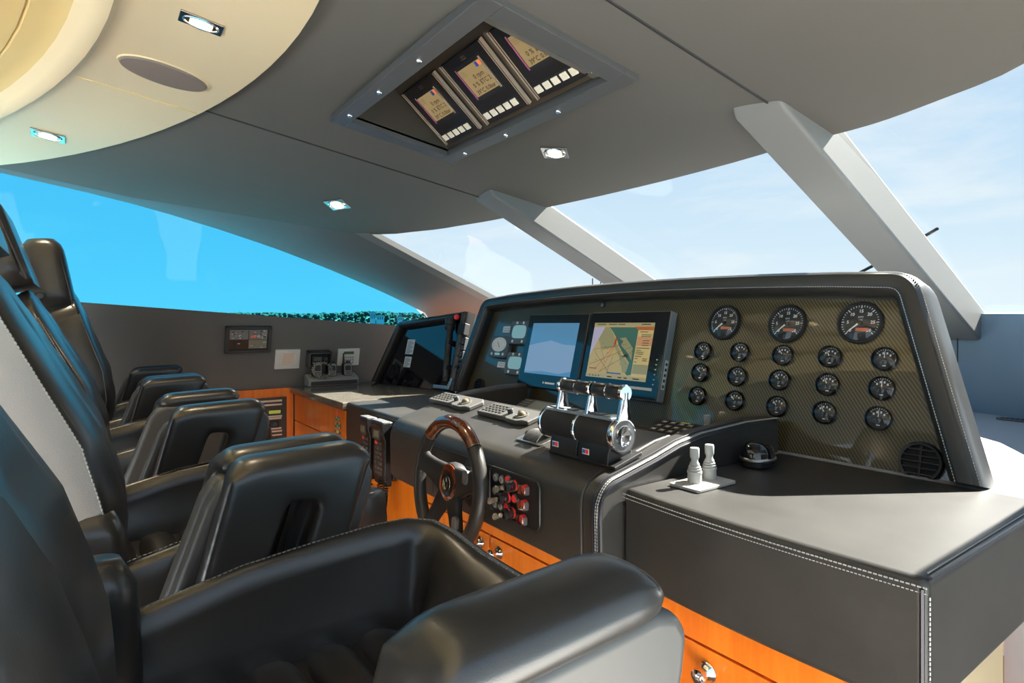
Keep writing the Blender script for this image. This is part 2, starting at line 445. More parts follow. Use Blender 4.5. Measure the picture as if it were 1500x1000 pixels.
# wall below the windscreen and the flat dash cover behind the instruments
S = [lerp(-1, 1, i/30) for i in range(31)]
mb = MB(); a = [wbase_pt(s)+V((0, -.03, -.004)) for s in S]; b = [V((p.x, p.y-.01, -.335)) for p in a]; c = [wbase_pt(s)+V((0, .05, -.002)) for s in S]
mb.add(a+b+c, [(i, i+1, 31+i+1, 31+i) for i in range(30)]+[(i, i+1, 62+i+1, 62+i) for i in range(30)])
for x in (-.80,):
    mb.box((x-.0015, 2.585, -.31), (x+.0015, 2.59, .0), mat=1)
struct(mb.build('wall_front', [FWALL, BLACKM]))
mb = MB(); poly = [(-2.6, 1.38), (-.36, 1.38), (.22, 1.38), (.22, 2.1)]+[(p.x, p.y+.02) for p in reversed(a)]
mb.prism([(-2.60, 1.38), (.24, 1.38), (.24, 1.9)]+[(p.x, p.y+.02) for p in reversed(a)], -.345, -.318, 'z')
struct(mb.build('trim_9', DASHF))
struct(MB().box((-.352, 1.37, -EYE), (.33, 1.40, -.345)).build('trim_10', DASHF))
struct(MB().box((-3.12, -2.6, -EYE-.04), (.34, 2.7, -EYE)).build('floor', mat('warm_teak', (.34, .20, .10), .4, bump=(60, .1, 'noise'))))

# ================================================================ outside: sea and the far wooded shore
o = MB().add([(-3000, -3000, -6), (3000, -3000, -6), (3000, 3000, -6), (-3000, 3000, -6)], [(0, 1, 2, 3)]).build('sea', mat('sea_water', (.02, .10, .16), .12, bump=(.6, .4, 'noise')))
o['kind'] = 'structure'
UNSEEN_DECK_WHITE = mat('unseen_deck_white', (.80, .80, .78), .35)  # unseen white decks, added to bounce sunlight up to the ceiling
struct(MB().prism([(-6.2, -9), (3.4, -9), (3.4, 1.5), (1.2, 7), (CX, 10), (-4.0, 7), (-6.2, 1.5)], -1.75, -1.45, 'z').build('floor_unseen_deck', UNSEEN_DECK_WHITE))
struct(MB().prism([(-3.2, 2.75), (.42, 2.75), (.2, 5.5), (CX, 8), (-3.0, 5.5)], -1.45, -.35, 'z').build('floor_unseen_foredeck', UNSEEN_DECK_WHITE))
def shore_h(u):
    return table(u, [(120, 459.5), (250, 459), (330, 457.5), (400, 457), (450, 458.5), (500, 456.5), (545, 455), (590, 457), (625, 458.5), (680, 463), (760, 468)])
D = 620
mb = MB(); top = []; bot = []; back = []
U = list(range(100, 800, 5))
for u in U:
    r = ray(u, 475); k = D/math.hypot(r.x, r.y); p = V((r.x*k, r.y*k, 0)); h = (475-shore_h(u))/F*k
    top.append(V((p.x*1.08, p.y*1.08, h*.72))); bot.append(V((p.x, p.y, -6.5))); back.append(V((p.x*1.25, p.y*1.25, -6.5)))
n = len(U); mb.add(bot+top+back, [(r*n+i, r*n+i+1, (r+1)*n+i+1, (r+1)*n+i) for r in (0, 1) for i in range(n-1)])
o = mb.build('shore_hill', mat('shore_earth', (.10, .12, .07), .9, var=(.05, (.16, .16, .11), (1, 1, 1)))); o['kind'] = 'structure'
mb = MB()
for i in range(2600):
    u = random.uniform(110, 780); r = ray(u, 475); k = D*random.uniform(1.0, 1.09)/math.hypot(r.x, r.y)
    h = (475-shore_h(u))/F*k; z = random.uniform(-5, h*.85) if random.random() < .6 else h*random.uniform(.65, .9)
    s = random.uniform(1.0, 2.3)
    mb.ball((r.x*k, r.y*k, z), (s*1.3, s*1.3, s), n=6, e=.9)
o = mb.build('shore_tree_cover', mat('shore_foliage', (.03, .055, .04), .9, var=(.15, (.075, .10, .06), (1, 1, 1))))
o['kind'] = 'stuff'; o['label'] = 'dark green wooded cover along the far shore beyond the side window'; o['category'] = 'trees'
HOUSE = mat('pale_house_wall', (.55, .50, .42), .8); HWIN = mat('house_window', (.06, .07, .08), .4)
for u, v0, v1, wd, lab in ((546, 468, 457.5, 10, 'tall pale villa among trees on the far shore'), (557, 469, 462, 14, 'wide low pale house beside the tall villa on the far shore'), (586, 470, 464, 9, 'small pale house at the forward end of the far shore')):
    r = ray(u, 475); k = (D*.985)/math.hypot(r.x, r.y); c = V((r.x*k, r.y*k, 0)); w = wd/F*k*.8
    m = M4.Translation(c) @ M4.Rotation(math.atan2(r.y, r.x)+PI/2, 4, 'Z')
    z0 = (475-v0)/F*k; z1 = (475-v1)/F*k
    t = thing('shore_house', lab, 'house', m=m, group='houses on the far shore')
    mb = MB(); mb.box((-w/2, -4, z0-4), (w/2, 4, z1)); mb.build('wall', HOUSE, t)
    MB().prism([(-w/2-.5, z1), (w/2+.5, z1), (0, z1+1.2)], -4.4, 4.4, 'y').build('roof', mat('shore_roof', (.4, .2, .13), .8), t)
    mb = MB()
    for i in range(3): mb.box((-w/2+w*(.15+.28*i), 3.9, z0+.8), (-w/2+w*(.27+.28*i), 4.1, z1-1.0)); mb.box((-w/2+w*(.15+.28*i), -4.1, z0+.8), (-w/2+w*(.27+.28*i), -3.9, z1-1.0))
    mb.build('window', HWIN, t)
#--CONSOLE--
# ================================================================ helm console
def stitches(path, step=.0062, ln=.0042, r=.0011):
    """a row of thread stitches along a path"""
    mb = MB(); path = [V(p) for p in path]
    d = 0
    for a, b in zip(path, path[1:]):
        L = (b-a).length; t = (b-a).normalized(); s = V((0, 0, 1)) if abs(t.z) < .9 else V((1, 0, 0))
        x = t.cross(s).normalized()*r; y = x.cross(t).normalized()*r
        while d < L:
            p = a+t*d; q = p+t*ln
            mb.add([p+x, p+y, p-x, p-y, q+x, q+y, q-x, q-y], [(0,1,5,4),(1,2,6,5),(2,3,7,6),(3,0,4,7),(0,3,2,1),(4,5,6,7)])
            d += step
        d -= L
    return mb

# starboard wing: the flat leather block nearest the eye, its aft face slightly bowed
def block(name, label, xa, xb, ya, yb, z0, z1, bow, xb2=None):
    t = thing(name, label, 'console', ((xa+xb)/2, yb, z0)); off = t.location
    n = 10; front = [(lerp(xa, xb, i/n), ya-bow*math.sin(PI*i/n)) for i in range(n+1)]
    poly = front+[(xb2 or xb, yb), (xa, yb)]
    mb = MB(); mb.prism(poly, z0, z1, 'z')
    o = mb.build('leather_cover', LEATHER_DESK, t, off=off, bevel=.013, seg=4)
    return t, front, off
wing, front, off = block('console_wing', 'flat black leather console wing carrying the two grey joysticks', -.805, -.292, .846, 1.40, -.492, -.317, .012)
st = stitches([(x, y-.0005, -.3275) for x, y in front[0:]]); st2 = stitches([(x, y-.001, -.3345) for x, y in front], .005, .003, .0008)
st.add(st2.v, st2.f)
s3 = stitches([(-.2925-.0, .853, z) for z in (-.34, -.48)]); st.add(s3.v, s3.f)
s4 = stitches([(-.3005, y, -.3165) for y in (.87, 1.38)]); st.add(s4.v, s4.f)
st.build('stitching', STITCH, wing, off=off)
MB().tube([(-.2985, .846, z) for z in (-.33, -.49)], .003, 6).tube([(-.2945, y, -.3185) for y in (.86, 1.39)], .0025, 6).build('piping', PIPING, wing, off=off)

wing2, front2, off2 = block('console_wing', 'small leather console wing beside the stone worktop, telephone handsets on its face', -2.324, -1.766, .85, 1.40, -.492, -.312, .0, -1.894)

# helm block in the middle: rounded front, sloping deck, sunk tray at the back with raised sides
t = thing('helm_console', 'big black leather helm console with steering wheel, throttle and key switch panel', 'console', (-1.31, 1.1, -.49)); off = t.location
nose = [(.785, -.482), (.783, -.36)]+arc(.842, -.352, .058, 178, 100, 8)
deck = nose+[(1.00, -.250), (1.05, -.243), (1.06, -.25), (1.065, -.315), (1.412, -.315), (1.412, -.482)]
side_ = nose+[(.95, -.268), (1.02, -.249), (1.10, -.237), (1.27, -.229), (1.412, -.232), (1.412, -.482)]
mb = MB()
def slantx(y): return lerp(-1.755, -1.90, max(0, min(1, (y-.80)/.62)))
# deck with a slanting port end
n = len(deck)
mb.add([(slantx(p[0])+.04, p[0], p[1]) for p in deck]+[(-.855, p[0], p[1]) for p in deck], [tuple(range(n-1, -1, -1)), tuple(range(n, 2*n))]+[(i, (i+1) % n, n+(i+1) % n, n+i) for i in range(n)])
mb.build('deck', LEATHER_DESK, t, off=off, bevel=.006, seg=3)
n = len(side_)
for nm, X0, X1 in (('side_rim', lambda y: -.862, lambda y: -.808), ('side_rim', lambda y: slantx(y), lambda y: slantx(y)+.055)):
    mb = MB(); mb.add([(X0(p[0]), p[0], p[1]) for p in side_]+[(X1(p[0]), p[0], p[1]) for p in side_], [tuple(range(n-1, -1, -1)), tuple(range(n, 2*n))]+[(i, (i+1) % n, n+(i+1) % n, n+i) for i in range(n)])
    mb.build(nm, LEATHER_DESK, t, off=off, bevel=.014, seg=4)
rimpath = [(y, z+.0008) for y, z in side_[:-1]]
st = MB()
for dx in (-.8105, -.8155):
    q = stitches([(dx, y-.0012 if i < 4 else y, z-.003) for i, (y, z) in enumerate(rimpath)]); st.add(q.v, q.f)
st.build('stitching', STITCH, t, off=off)
q0 = onY(634, 652, .783); q1 = onY(724, 683, .783); q2 = onY(634, 700, .783)
MB().tube([(q2.x, .783, q2.z-.04), (q2.x, .7828, q0.z-.004), (q0.x+.004, .7828, q0.z), (q1.x+.16, .7828, q0.z+.0)], .0013, 6).build('seam', PIPING, t, off=off)
MB().tube([(-.8065, y-.0, z-.012) for y, z in rimpath[:-1]], .0028, 6).tube([(-.8215, y-.001, z-.0005) for y, z in rimpath[:-1]], .0022, 6).build('piping', PIPING, t, off=off)

# ---------------------------------------------------------------- wooden units under the console
def knob(parent, x, y, z, off, r=.017):
    m = M4.Translation((x, y, z)) @ M4.Rotation(PI/2, 4, 'X')
    return MB().lathe([(r*.95, -.002), (r*.98, .003), (r*.80, .006), (r*.75, .008), (r*.55, .010), (r*.42, .014), (r*.45, .019), (r*.75, .022), (r*.82, .026), (r*.74, .030), (r*.4, .033), (.001, .034)], 20, m).build('knob', CHROME, parent, off=off)
def unit(label, xa, xb, doors, ztop=-.4925, yf=.868, pale_end=False, band=True):
    t = thing('drawer_cabinet', label, 'cabinet', ((xa+xb)/2, yf+.25, -EYE), 'cherry wood cabinets under the console'); off = V((0, 0, 0))-V((0, 0, 0)); off = t.location
    mb = MB(); mb.box((xa, yf+.004, -EYE), (xb-.0, yf+.45, ztop)); 
    if band: mb.box((xa+.001, yf-.012, -.546), (xb-.001, yf+.01, ztop+.0), mat=0)
    mb.box((xa+.002, yf-.004, -1.16), (xb-.002, yf+.006, -.548), mat=1)
    if pale_end: mb.box((xb, yf-.012, -EYE), (xb+.012, yf+.45, ztop), mat=2)
    mb.build('body', [WOOD, WOODGAP, CREAM], t, off=off)
    for (a, b, z0, z1, kx, kz) in doors:
        d = MB().box((a+.002, yf-.012, z0+.002), (b-.002, yf, z1-.002)).build('door', WOOD, t, off=off, bevel=.0015, seg=2)
        if kx is not None: knob(d, kx, yf-.012, kz, off)
    return t
unit('cherry wood drawer unit under the flat leather console wing', -.998, -.352, [(-.998, -.69, -1.15, -.549, None, 0), (-.688, -.355, -1.15, -.549, -.618, -.588)], pale_end=True)
unit('cherry wood two-door cabinet under the steering wheel and switch panel', -1.652, -1.00, [(-1.652, -1.287, -1.15, -.549, -1.328, -.581), (-1.285, -1.002, -1.15, -.549, -1.241, -.581)])
unit('cherry wood cabinet behind the coiled handset cords', -2.33, -1.654, [(-2.33, -1.985, -1.15, -.496, None, 0), (-1.983, -1.656, -1.15, -.496, -1.93, -.518)], band=False)
# port unit with stone worktop
t = thing('corner_cabinet', 'cherry wood corner cabinet under the stone worktop, safety sticker on its front', 'cabinet', (-2.7, 1.1, -EYE)); off = t.location
mb = MB(); mb.box((-3.075, .868, -EYE), (-2.332, 1.35, -.345)); mb.box((-3.04, .862, -1.15), (-2.334, .87, -.36), mat=1)
mb.build('body', [WOOD, WOODGAP], t, off=off)
MB().box((-3.045, .852, -.478), (-2.336, .864, -.349)).build('fascia', WOOD, t, off=off, bevel=.0015, seg=2)
d = MB().box((-3.045, .852, -1.15), (-2.635, .864, -.482)).build('door', WOOD, t, off=off, bevel=.0015, seg=2)
# chrome pull of that door
pm = onY(518, 677, .85)
q = onY(473+0, 637, .85)
MB().lathe([(.012, 0), (.013, .003), (.008, .006), (.006, .016), (.011, .022), (.010, .028), (.002, .030)], 16, M4.Translation((q.x-.0, .852, -.555)) @ M4.Rotation(PI/2, 4, 'X')).build('knob', CHROME, d, off=off)
MB().box((-2.631, .852, -1.15), (-2.336, .864, -.482)).build('door', WOOD, t, off=off, bevel=.0015, seg=2)
s = MB(); a = onY(497.5, 598, .851); FF = frame((a.x, .8505, a.z), (1, 0, 0), (0, 0, 1))
def stick(u0, v0, u1, v1, mt):
    p = onF(u0, v0, FF); q = onF(u1, v1, FF); s.add([FF @ V((p[0], p[1], 0)), FF @ V((q[0], p[1], 0)), FF @ V((q[0], q[1], 0)), FF @ V((p[0], q[1], 0))], [(0, 1, 2, 3)], mt)
stick(492, 598.5, 496, 607.5, 0); stick(491, 608.5, 497, 617, 1); stick(490.5, 617.5, 499, 628.5, 1); stick(490.5, 629, 499, 636, 1)
for (u, v) in ((493, 611), (495.5, 613.5), (492, 620), (494.5, 624), (497, 620.5), (497, 626)):
    p = onF(u, v, FF); s.add([FF @ V((p[0]+x*.009, p[1]+y*.011, .0006)) for x, y in ((-.5, -.5), (.5, -.5), (.5, .5), (-.5, .5))], [(0, 1, 2, 3)], 2)
for v in (631, 633): 
    p = onF(494.5, v, FF); s.add([FF @ V((p[0]+x*.03, p[1]+y*.005, .0006)) for x, y in ((-.5, -.5), (.5, -.5), (.5, .5), (-.5, .5))], [(0, 1, 2, 3)], 3)
for v in (600.5, 603, 605.5):
    p = onF(494, v, FF); s.add([FF @ V((p[0]+x*.008, p[1]+y*.004, .0006)) for x, y in ((-.5, -.5), (.5, -.5), (.5, .5), (-.5, .5))], [(0, 1, 2, 3)], 2)
o = s.build('safety_sticker', [REDP, GREENP, INK, CH_SHOAL], t, off=off, recalc=False); o['label'] = 'red and green safety sticker'

mb = MB()
top = [(-3.078, .835), (-2.325, .835), (-2.325, 1.40), (-3.0, 1.36), (-3.078, 1.36)]
mb.prism(top, -.345, -.314, 'z')
o = mb.build('stone_worktop', GRANITE, bevel=.006, seg=3); tag(o, 'dark polished stone worktop in the port corner under the charger of radios', 'worktop')
# wooden side unit along the port wall with the brown equipment rack
t = thing('side_cabinet', 'cherry wood cabinet along the port wall with a brown control rack set in', 'cabinet', (-3.09, .2, -EYE)); off = t.location
mb = MB(); mb.box((-3.13, -1.6, -EYE), (-3.06, .85, -.318)); mb.build('body', WOOD, t, off=off, bevel=.002, seg=2)
RK = frame((-3.0585, .60, -.36), (0, 1, 0), (0, 0, 1))
mb = MB(); mb.box((0, -.34, 0), (.216, .0, .003), m=RK)
rk = mb.build('control_rack', RACK, t, off=off)
mb = MB()
for y0, y1 in ((-.022, -.013), (-.040, -.032), (-.098, -.090), (-.172, -.164), (-.190, -.183), (-.285, -.277)):
    mb.box((.0, y0, .003), (.193, y1, .006), m=RK)
mb.box((.12, -.108, .003), (.19, -.100, .006), m=RK); mb.box((.13, -.158, .003), (.19, -.15, .006), m=RK)
mb.build('rack_strip', RIBSTEEL, rk, off=off)
for i, y in enumerate((-.072, -.228)):
    d = MB().box((.125, y-.012, .003), (.192, y+.012, .006), m=RK).build('display_window', BLACK, rk, off=off)
    MB().box((.131, y-.008, .006), (.186, y+.008, .0068), m=RK).build('lcd', LCD_GREEN, d, off=off)
MB().box((.140, -.150, .003), (.178, -.112, .008), m=RK).box((.150, -.142, .008), (.168, -.122, .014), m=RK, mat=1).build('breaker_switch', [BLACK, DKGREY], rk, off=off)

# ================================================================ instrument pods
LEAN = math.radians(14)
PF = frame((CX, 1.42, -.318), (1, 0, 0), (0, math.sin(LEAN), math.cos(LEAN)))
def pod_outline(wl0, wr0, wl1, wr1, h, arch, r, n=8):
    """half-open outline of the hood from one foot over the top to the other: list of (x, y)"""
    pts = [(wr0, 0)]
    # starboard corner
    def corner(p0, c, p1, r):
        a = (V((p0[0]-c[0], p0[1]-c[1]))).normalized(); b = (V((p1[0]-c[0], p1[1]-c[1]))).normalized()
        out = []
        for i in range(n+1):
            t = i/n; p = V(c)+a*(r*(1-t)**2)+b*(r*t**2); out.append((p.x, p.y))
        return out
    topc = (0, h+arch*1.0)
    pts += corner((wr0, 0), (wr1, h), (wr1-.4, h+arch*.55), r)
    for i in range(1, 14):
        x = lerp(wr1-r, wl1+r, i/14); s = (x-(wr1+wl1)/2)/((wr1-wl1)/2); pts.append((x, h+arch*(1-s*s)))
    pts += corner((wl1+.4, h+arch*.55), (wl1, h), (wl0, 0), r)
    pts.append((wl0, 0))
    return pts
def inset(pts, d):
    out = []
    k = len(pts)
    for i in range(k):
        a = V(pts[max(i-1, 0)]); b = V(pts[min(i+1, k-1)]); t = (b-a).normalized(); nrm = V((-t.y, t.x))
        out.append((pts[i][0]+nrm.x*d, pts[i][1]+nrm.y*d))
    return out
def pod(name, label, m, outl, rim, aft, fwd, panelmat, stitch=True):
    t = thing(name, label, 'instrument pod', m=m)
    sect = [(0, -fwd), (0, aft*.3), (.004, aft*.75), (.014, aft), (rim*.6, aft), (rim*.85, aft*.88), (rim, aft*.55), (rim, -.01), (rim*.7, -fwd)]
    lay = [inset(outl, d) for d, _ in sect]
    mb = MB()
    rings = [[V((lay[j][i][0], lay[j][i][1] if i not in (0, len(outl)-1) else 0, sect[j][1])) for j in range(len(sect))] for i in range(len(outl))]
    mb.loft(rings)
    mb.build('hood', LEATHER, t, ang=50)
    pin = inset(outl, rim*.8); pin[0] = (pin[0][0], .0); pin[-1] = (pin[-1][0], .0)
    MB().prism(pin, -.02, 0, 'z').build('panel', panelmat, t, smooth=False)
    ins = inset(outl, rim*.9); 
    shell = [(p[0], max(p[1], 0)) for p in ins]
    MB().prism(shell, -.09, -.021, 'z').build('rear_shell', BLACKM, t, smooth=False)
    if stitch:
        mb = MB()
        for d, h in ((.006, aft*.8), (.0455, aft*1.0)):
            q = stitches([(p[0], max(p[1], 0), h+.0006) for p in inset(outl, d)], .006, .004, .0009); mb.add(q.v, q.f)
        mb.build('stitching', STITCH, t)
    return t
ol = pod_outline(-1.005, 1.005, -.895, .858, .445, .028, .06)
mainpod = pod('instrument_pod', 'wide carbon weave instrument pod with black leather hood, gauges and two screens', PF, ol, .062, .05, .035, CARBON)
# port pod, turned inboard
PQ = frame((-2.99, 1.262, -.312), (.63, .135, 0), (-.03, math.sin(LEAN), math.cos(LEAN)))
w = onF(589, 471, PQ); f0 = onF(549.5, 558, PQ)
olp = [(.80, 0), (.80, w[1]+.05)]+[(lerp(.78, w[0]+.05, i/6), w[1]+.05*(1-i/6)**1.0) for i in range(7)]
def bez(c, a, b, n=5):
    return [tuple(V(c).lerp(V(a), (1-i/n)**2).lerp(V(b), (i/n)**2)) for i in range(n+1)]
olp = [(.635, 0), (.635, w[1]+.042)]+[(lerp(.56, w[0]+.06, i/6), w[1]+.042*(1-i/6)) for i in range(7)]+bez((w[0], w[1]), (w[0]+.035, w[1]), (w[0]-.012, w[1]-.035))+[(f0[0], 0)]
navpod = pod('instrument_pod', 'smaller gloss black pod in the port corner with radio stack and flashlight', PQ, olp, .04, .035, .03, GLOSSBLK, stitch=False)
#--ITEMS--
# ================================================================ helm chairs
def ring_rr(cx, cy, cz, w, d, r, ex, ey, n=5):
    """rounded rectangle ring at a centre, spanned by two directions"""
    return [V((cx, cy, cz))+V(ex)*p[0]+V(ey)*p[1] for p in rrect(w, d, min(r, w/2-.001, d/2-.001), n)]
def ring_back(c, w, th, rx, ry, rb, ex, ey):
    pts = []
    for sx, sy, a0, qx, qy in ((1, 1, 0, rx, ry), (-1, 1, 90, rx, ry), (-1, -1, 180, rb, rb), (1, -1, 270, rb, rb)):
        for i in range(8):
            a = math.radians(a0+90*i/7); pts.append((sx*(w/2-qx)+qx*math.cos(a), sy*(th/2-qy)+qy*math.sin(a)))
    return [V(c)+V(ex)*p[0]+V(ey)*p[1] for p in pts]
BACKP = [(.030, -.405), (.046, -.37), (.054, -.31), (.048, -.25), (.018, -.155), (-.025, -.077), (-.068, .003), (-.090, .045), (-.106, .075), (-.118, .09)]
def make_chair(label, xc, back_dy=0, back_tilt=0, head_dz=0, dy=0, pale=False):
    O = V((xc, .12, -EYE)); t = thing('helm_chair', label, 'chair', O, 'black leather helm chairs in a row')
    off = V((0, .12, -EYE))
    t.location.y += dy
    piv = V((0, .075, -.38))
    RB = M4.Translation(piv+V((0, back_dy, 0))) @ M4.Rotation(back_tilt, 4, 'X') @ M4.Translation(-piv)
    # --- pedestal and seat pan
    MB().lathe([(.20, -EYE), (.20, -EYE+.015), (.17, -EYE+.03), (.07, -EYE+.05), (.055, -EYE+.08), (.055, -.62), (.10, -.58)], 28, M4.Translation((0, .18, 0))).build('pedestal', BRUSHED, t, off=off)
    MB().prism([(-.02, -.585), (.40, -.585), (.43, -.54), (.43, -.46), (-.03, -.46), (-.04, -.54)], -.205, .205).build('seat_pan', SHELL, t, off=off, bevel=.015)
    # --- bucket rim: port side, front and starboard side of the seat
    P = [(-.222, .0, -.345), (-.223, .06, -.327), (-.223, .16, -.305), (-.223, .26, -.294), (-.223, .34, -.288), (-.221, .385, -.288), (-.205, .418, -.292), (-.17, .432, -.302), (-.10, .436, -.312), (0, .438, -.315)]
    P = P+[(-x, y, z) for x, y, z in reversed(P[:-1])]
    mb = MB(); rings = []
    for i, (x, y, z) in enumerate(P):
        a = V(P[max(i-1, 0)]); b = V(P[min(i+1, len(P)-1)]); tt = (b-a); tt.z = 0; tt.normalize(); o_ = V((tt.y, -tt.x, 0))*-1  # outward
        if o_.dot(V((x, y-.2, 0))) < 0: o_ = -o_
        fr = max(0, 1-abs(x)/.21); fr = fr**.5
        th_in = lerp(.014, .105, fr)
        prof = [(-th_in-.018, -.43), (-th_in, -.40+.0), (lerp(-.011, -.052, fr), z-.034), (lerp(-.006, -.018, fr), z-.006), (.004, z), (.014, z-.003), (.019, z-.012), (.022, z-.05), (.018, -.47), (-.02, -.48)]
        rings.append([V((x, y, 0))+o_*u_+V((0, 0, zz)) for u_, zz in prof])
    mb.loft(rings); o = mb.build('seat_rim', LEATHER, t, off=off, ang=70)
    st = stitches([V(p)+V((0, 0, .0012)) for p in P], .0065, .0042, .0008); st.build('stitching', STITCHD, o, off=off)
    # --- channelled cushion
    mb = MB()
    for i, y in enumerate((.045, .115, .185, .255, .325)):
        rings = []
        for k in range(9):
            x = lerp(-.20, .20, k/8); f = 1-.12*abs(x/.2)**3
            e = .9 if 0 < k < 8 else .55
            rings.append([V((x, y+.0345*math.cos(a)*1.0, -.445+(.045*f*e)*max(-.6, math.sin(a)**1 if math.sin(a) > 0 else math.sin(a)))) for a in [2*PI*j/16 for j in range(16)]])
        mb.loft(rings)
    mb.box((-.20, .0, -.47), (.20, .37, -.43))
    mb.build('seat_cushion', LEATHER, t, off=off, ang=60)
    # --- backrest: shell with rolled rim, front panel, stitched seam
    mb = MB(); rings = []
    def width(f): return lerp(.40, .455, min(1, f*3)) if f < .34 else lerp(.455, .36, (f-.34)/.66)
    n = len(BACKP)
    prof = resample([(0, y, z) for y, z in BACKP], 22)
    wd = []
    for i, p in enumerate(prof):
        f = i/21
        w_ = width(f)
        if f > .86: w_ *= math.sqrt(max(.08, 1-((f-.86)/.16)**2))
        if f < .10: w_ *= lerp(.86, 1, (f/.10)**.5)
        a = prof[max(i-1, 0)]; b = prof[min(i+1, 21)]; tt = (b-a).normalized(); nn = V((0, -tt.z, tt.y))*-1   # forward normal
        if nn.y < 0: nn = -nn
        th = .165*min(1, .55+f*5)*(1 if f < .75 else lerp(1, .42, (f-.75)/.25)); wd.append((p, w_, nn, th))
        c = p-nn*(th/2)
        fd = lerp(.038, .018, i/21)
        rings.append([RB @ q for q in ring_back(c, w_, th, min(.12, w_*.33), min(fd, th*.5), min(.02, th*.3), (1, 0, 0), nn)])
    mb.loft(rings); bk = mb.build('backrest', LEATHER, t, off=off, ang=75)
    # front cushion in soft horizontal rolls
    mb = MB(); rows = []
    NR = 49
    for i in range(NR):
        f = i/(NR-1); g = .6+f*18.6; i0 = min(int(g), 20); fr = g-i0
        pa, wa, na, _ = wd[i0]; pb, wb, nb, _ = wd[min(i0+1, 21)]
        p = pa.lerp(pb, fr); w_ = lerp(wa, wb, fr); nn = na.lerp(nb, fr).normalized()
        row = []
        for k in range(13):
            s = -1+2*k/12; puff = (.001+.0025*abs(math.sin(PI*(f*5+.0)))**.6)*(1-abs(s)**5)*(1-abs(2*f-1)**12)
            row.append(RB @ (p+V((s*(w_*.5-min(.12, w_*.33)*.9), 0, 0))+nn*(.0005+puff-.002*abs(s)**6)))
        rows.append(row)
    mb.v = [q for r in rows for q in r]; m_ = 13
    for i in range(NR-1):
        for k in range(12): mb.f.append((i*m_+k, i*m_+k+1, (i+1)*m_+k+1, (i+1)*m_+k)); mb.mi.append(0)
    mb.build('back_cushion', LEATHER, t, off=off, ang=75)
    # flat side panels sewn in behind the rolled front edge
    for sx in (-1, 1):
        mb = MB(); rows = []
        for i, (p, w_, nn, th) in enumerate(wd[1:19]):
            row = []
            for k in range(9):
                s = k/8; d = lerp(lerp(.034, .016, i/17), th-.022, s); puff = .006*(1-abs(2*s-1)**4)*(1-abs(2*i/17-1)**10)
                row.append(RB @ (p-nn*d+V((sx*(w_/2+.0006+puff), 0, 0))))
            rows.append(row)
        mb.v = [q for r in rows for q in r]; m_ = 9
        for i in range(len(rows)-1):
            for k in range(8): mb.f.append((i*m_+k, i*m_+k+1, (i+1)*m_+k+1, (i+1)*m_+k)); mb.mi.append(0)
        o = mb.build('side_panel', LEATHER_SHEEN if pale else LEATHER, bk, off=off, ang=75)
        if pale: o['label'] = 'black leather side panel painted pale for sheen'
        edge = [r[0] for r in reversed(rows)]+rows[0][1:-1]
        st = stitches([q+V((sx*.0012, 0, 0)) for q in edge], .0062, .0042, .0011)
        st.build('stitching', STITCH if pale else STITCHD, bk, off=off)
    # --- headrest
    H = RB @ M4.Translation((0, -.175, .10+head_dz)) @ M4.Rotation(math.radians(14), 4, 'X')
    mb = MB(); rings = []
    for i in range(13):
        f = i/12; z = lerp(.0, .235, f); w_ = .36*(1-.10*f); th = .15*(1-.25*f)
        e = 1.0
        if f > .80: e = math.sqrt(max(.12, 1-((f-.80)/.215)**2))
        if f < .15: e = .80+.2*(f/.15)**.5
        rings.append([H @ q for q in ring_rr(0, .0-th*.25*0, z, w_*lerp(.86, 1, e) if f > .8 else w_*e, th*(lerp(.45, 1, e) if f > .8 else lerp(.9, 1, e)), .038, (1, 0, 0), (0, 1, 0), 6)])
    mb.loft(rings); hd = mb.build('headrest', LEATHER, t, off=off, ang=75)
    for sx in (1, -1):
        MB().tube([H @ V((sx*(.178-.028*f_), .064-.019*f_, .01+.19*f_)) for f_ in [i/8 for i in range(9)]], .0028, 6).build('piping', PIPING, hd, off=off)
        MB().lathe([(.018, 0), (.018, .006), (.012, .008), (.010, .003), (.001, .003)], 16, H @ M4.Translation((sx*.172, -.02, .045)) @ M4.Rotation(sx*PI/2, 4, 'Y')).build('tilt_knob', BLACKM, hd, off=off)
        MB().tube([H @ V((sx*.06, -.01, z_)) for z_ in (-.05, .02)], .008, 8).build('headrest_post', BLACKM, hd, off=off)
    # --- hip bolsters and arms
    for sx in (-1, 1):
        mb = MB(); rings = []
        for i in range(9):
            f = i/8; z = lerp(-.50, -.258, f); e = 1 if f < .8 else math.sqrt(max(.1, 1-((f-.8)/.21)**2))
            rings.append(ring_rr(sx*.208, lerp(.0, -.01, f), z, .06*lerp(.6, 1, e), .115*lerp(.6, 1, e), .028, (1, 0, 0), (0, 1, 0), 5))
        mb.loft(rings).build('hip_bolster', LEATHER, t, off=off, ang=75)
        xi, xo = sx*.232, sx*.309
        arm = thing_part('armrest', t, off)
        pad = [(.075, -.47), (.148, -.194), (.338, -.188), (.252, -.47), (.185, -.47), (.263, -.241), (.221, -.238), (.140, -.47)]
        mb = MB(); mb.prism(pad, xi-sx*.002, xi+sx*.042)
        xm = (xi+xo)/2
        rings = []
        for k in range(13):
            f = k/12; y = lerp(.150, .341, f); zt = lerp(-.176, -.169, f); e = math.sin(PI*min(1, max(.0, (f if f < .5 else 1-f)*7+.14))/2) if min(f, 1-f)*7+.14 < 1 else 1
            rings.append([V((xm+.041*(.75+.25*e)*math.copysign(abs(math.cos(a))**.75, math.cos(a)), y, zt-.024+.023*e*math.copysign(abs(math.sin(a))**.85, math.sin(a)))) for a in [2*PI*j/28 for j in range(28)]])
        mb.loft(rings)
        ap = mb.build('arm_pad', LEATHER, arm, off=off)
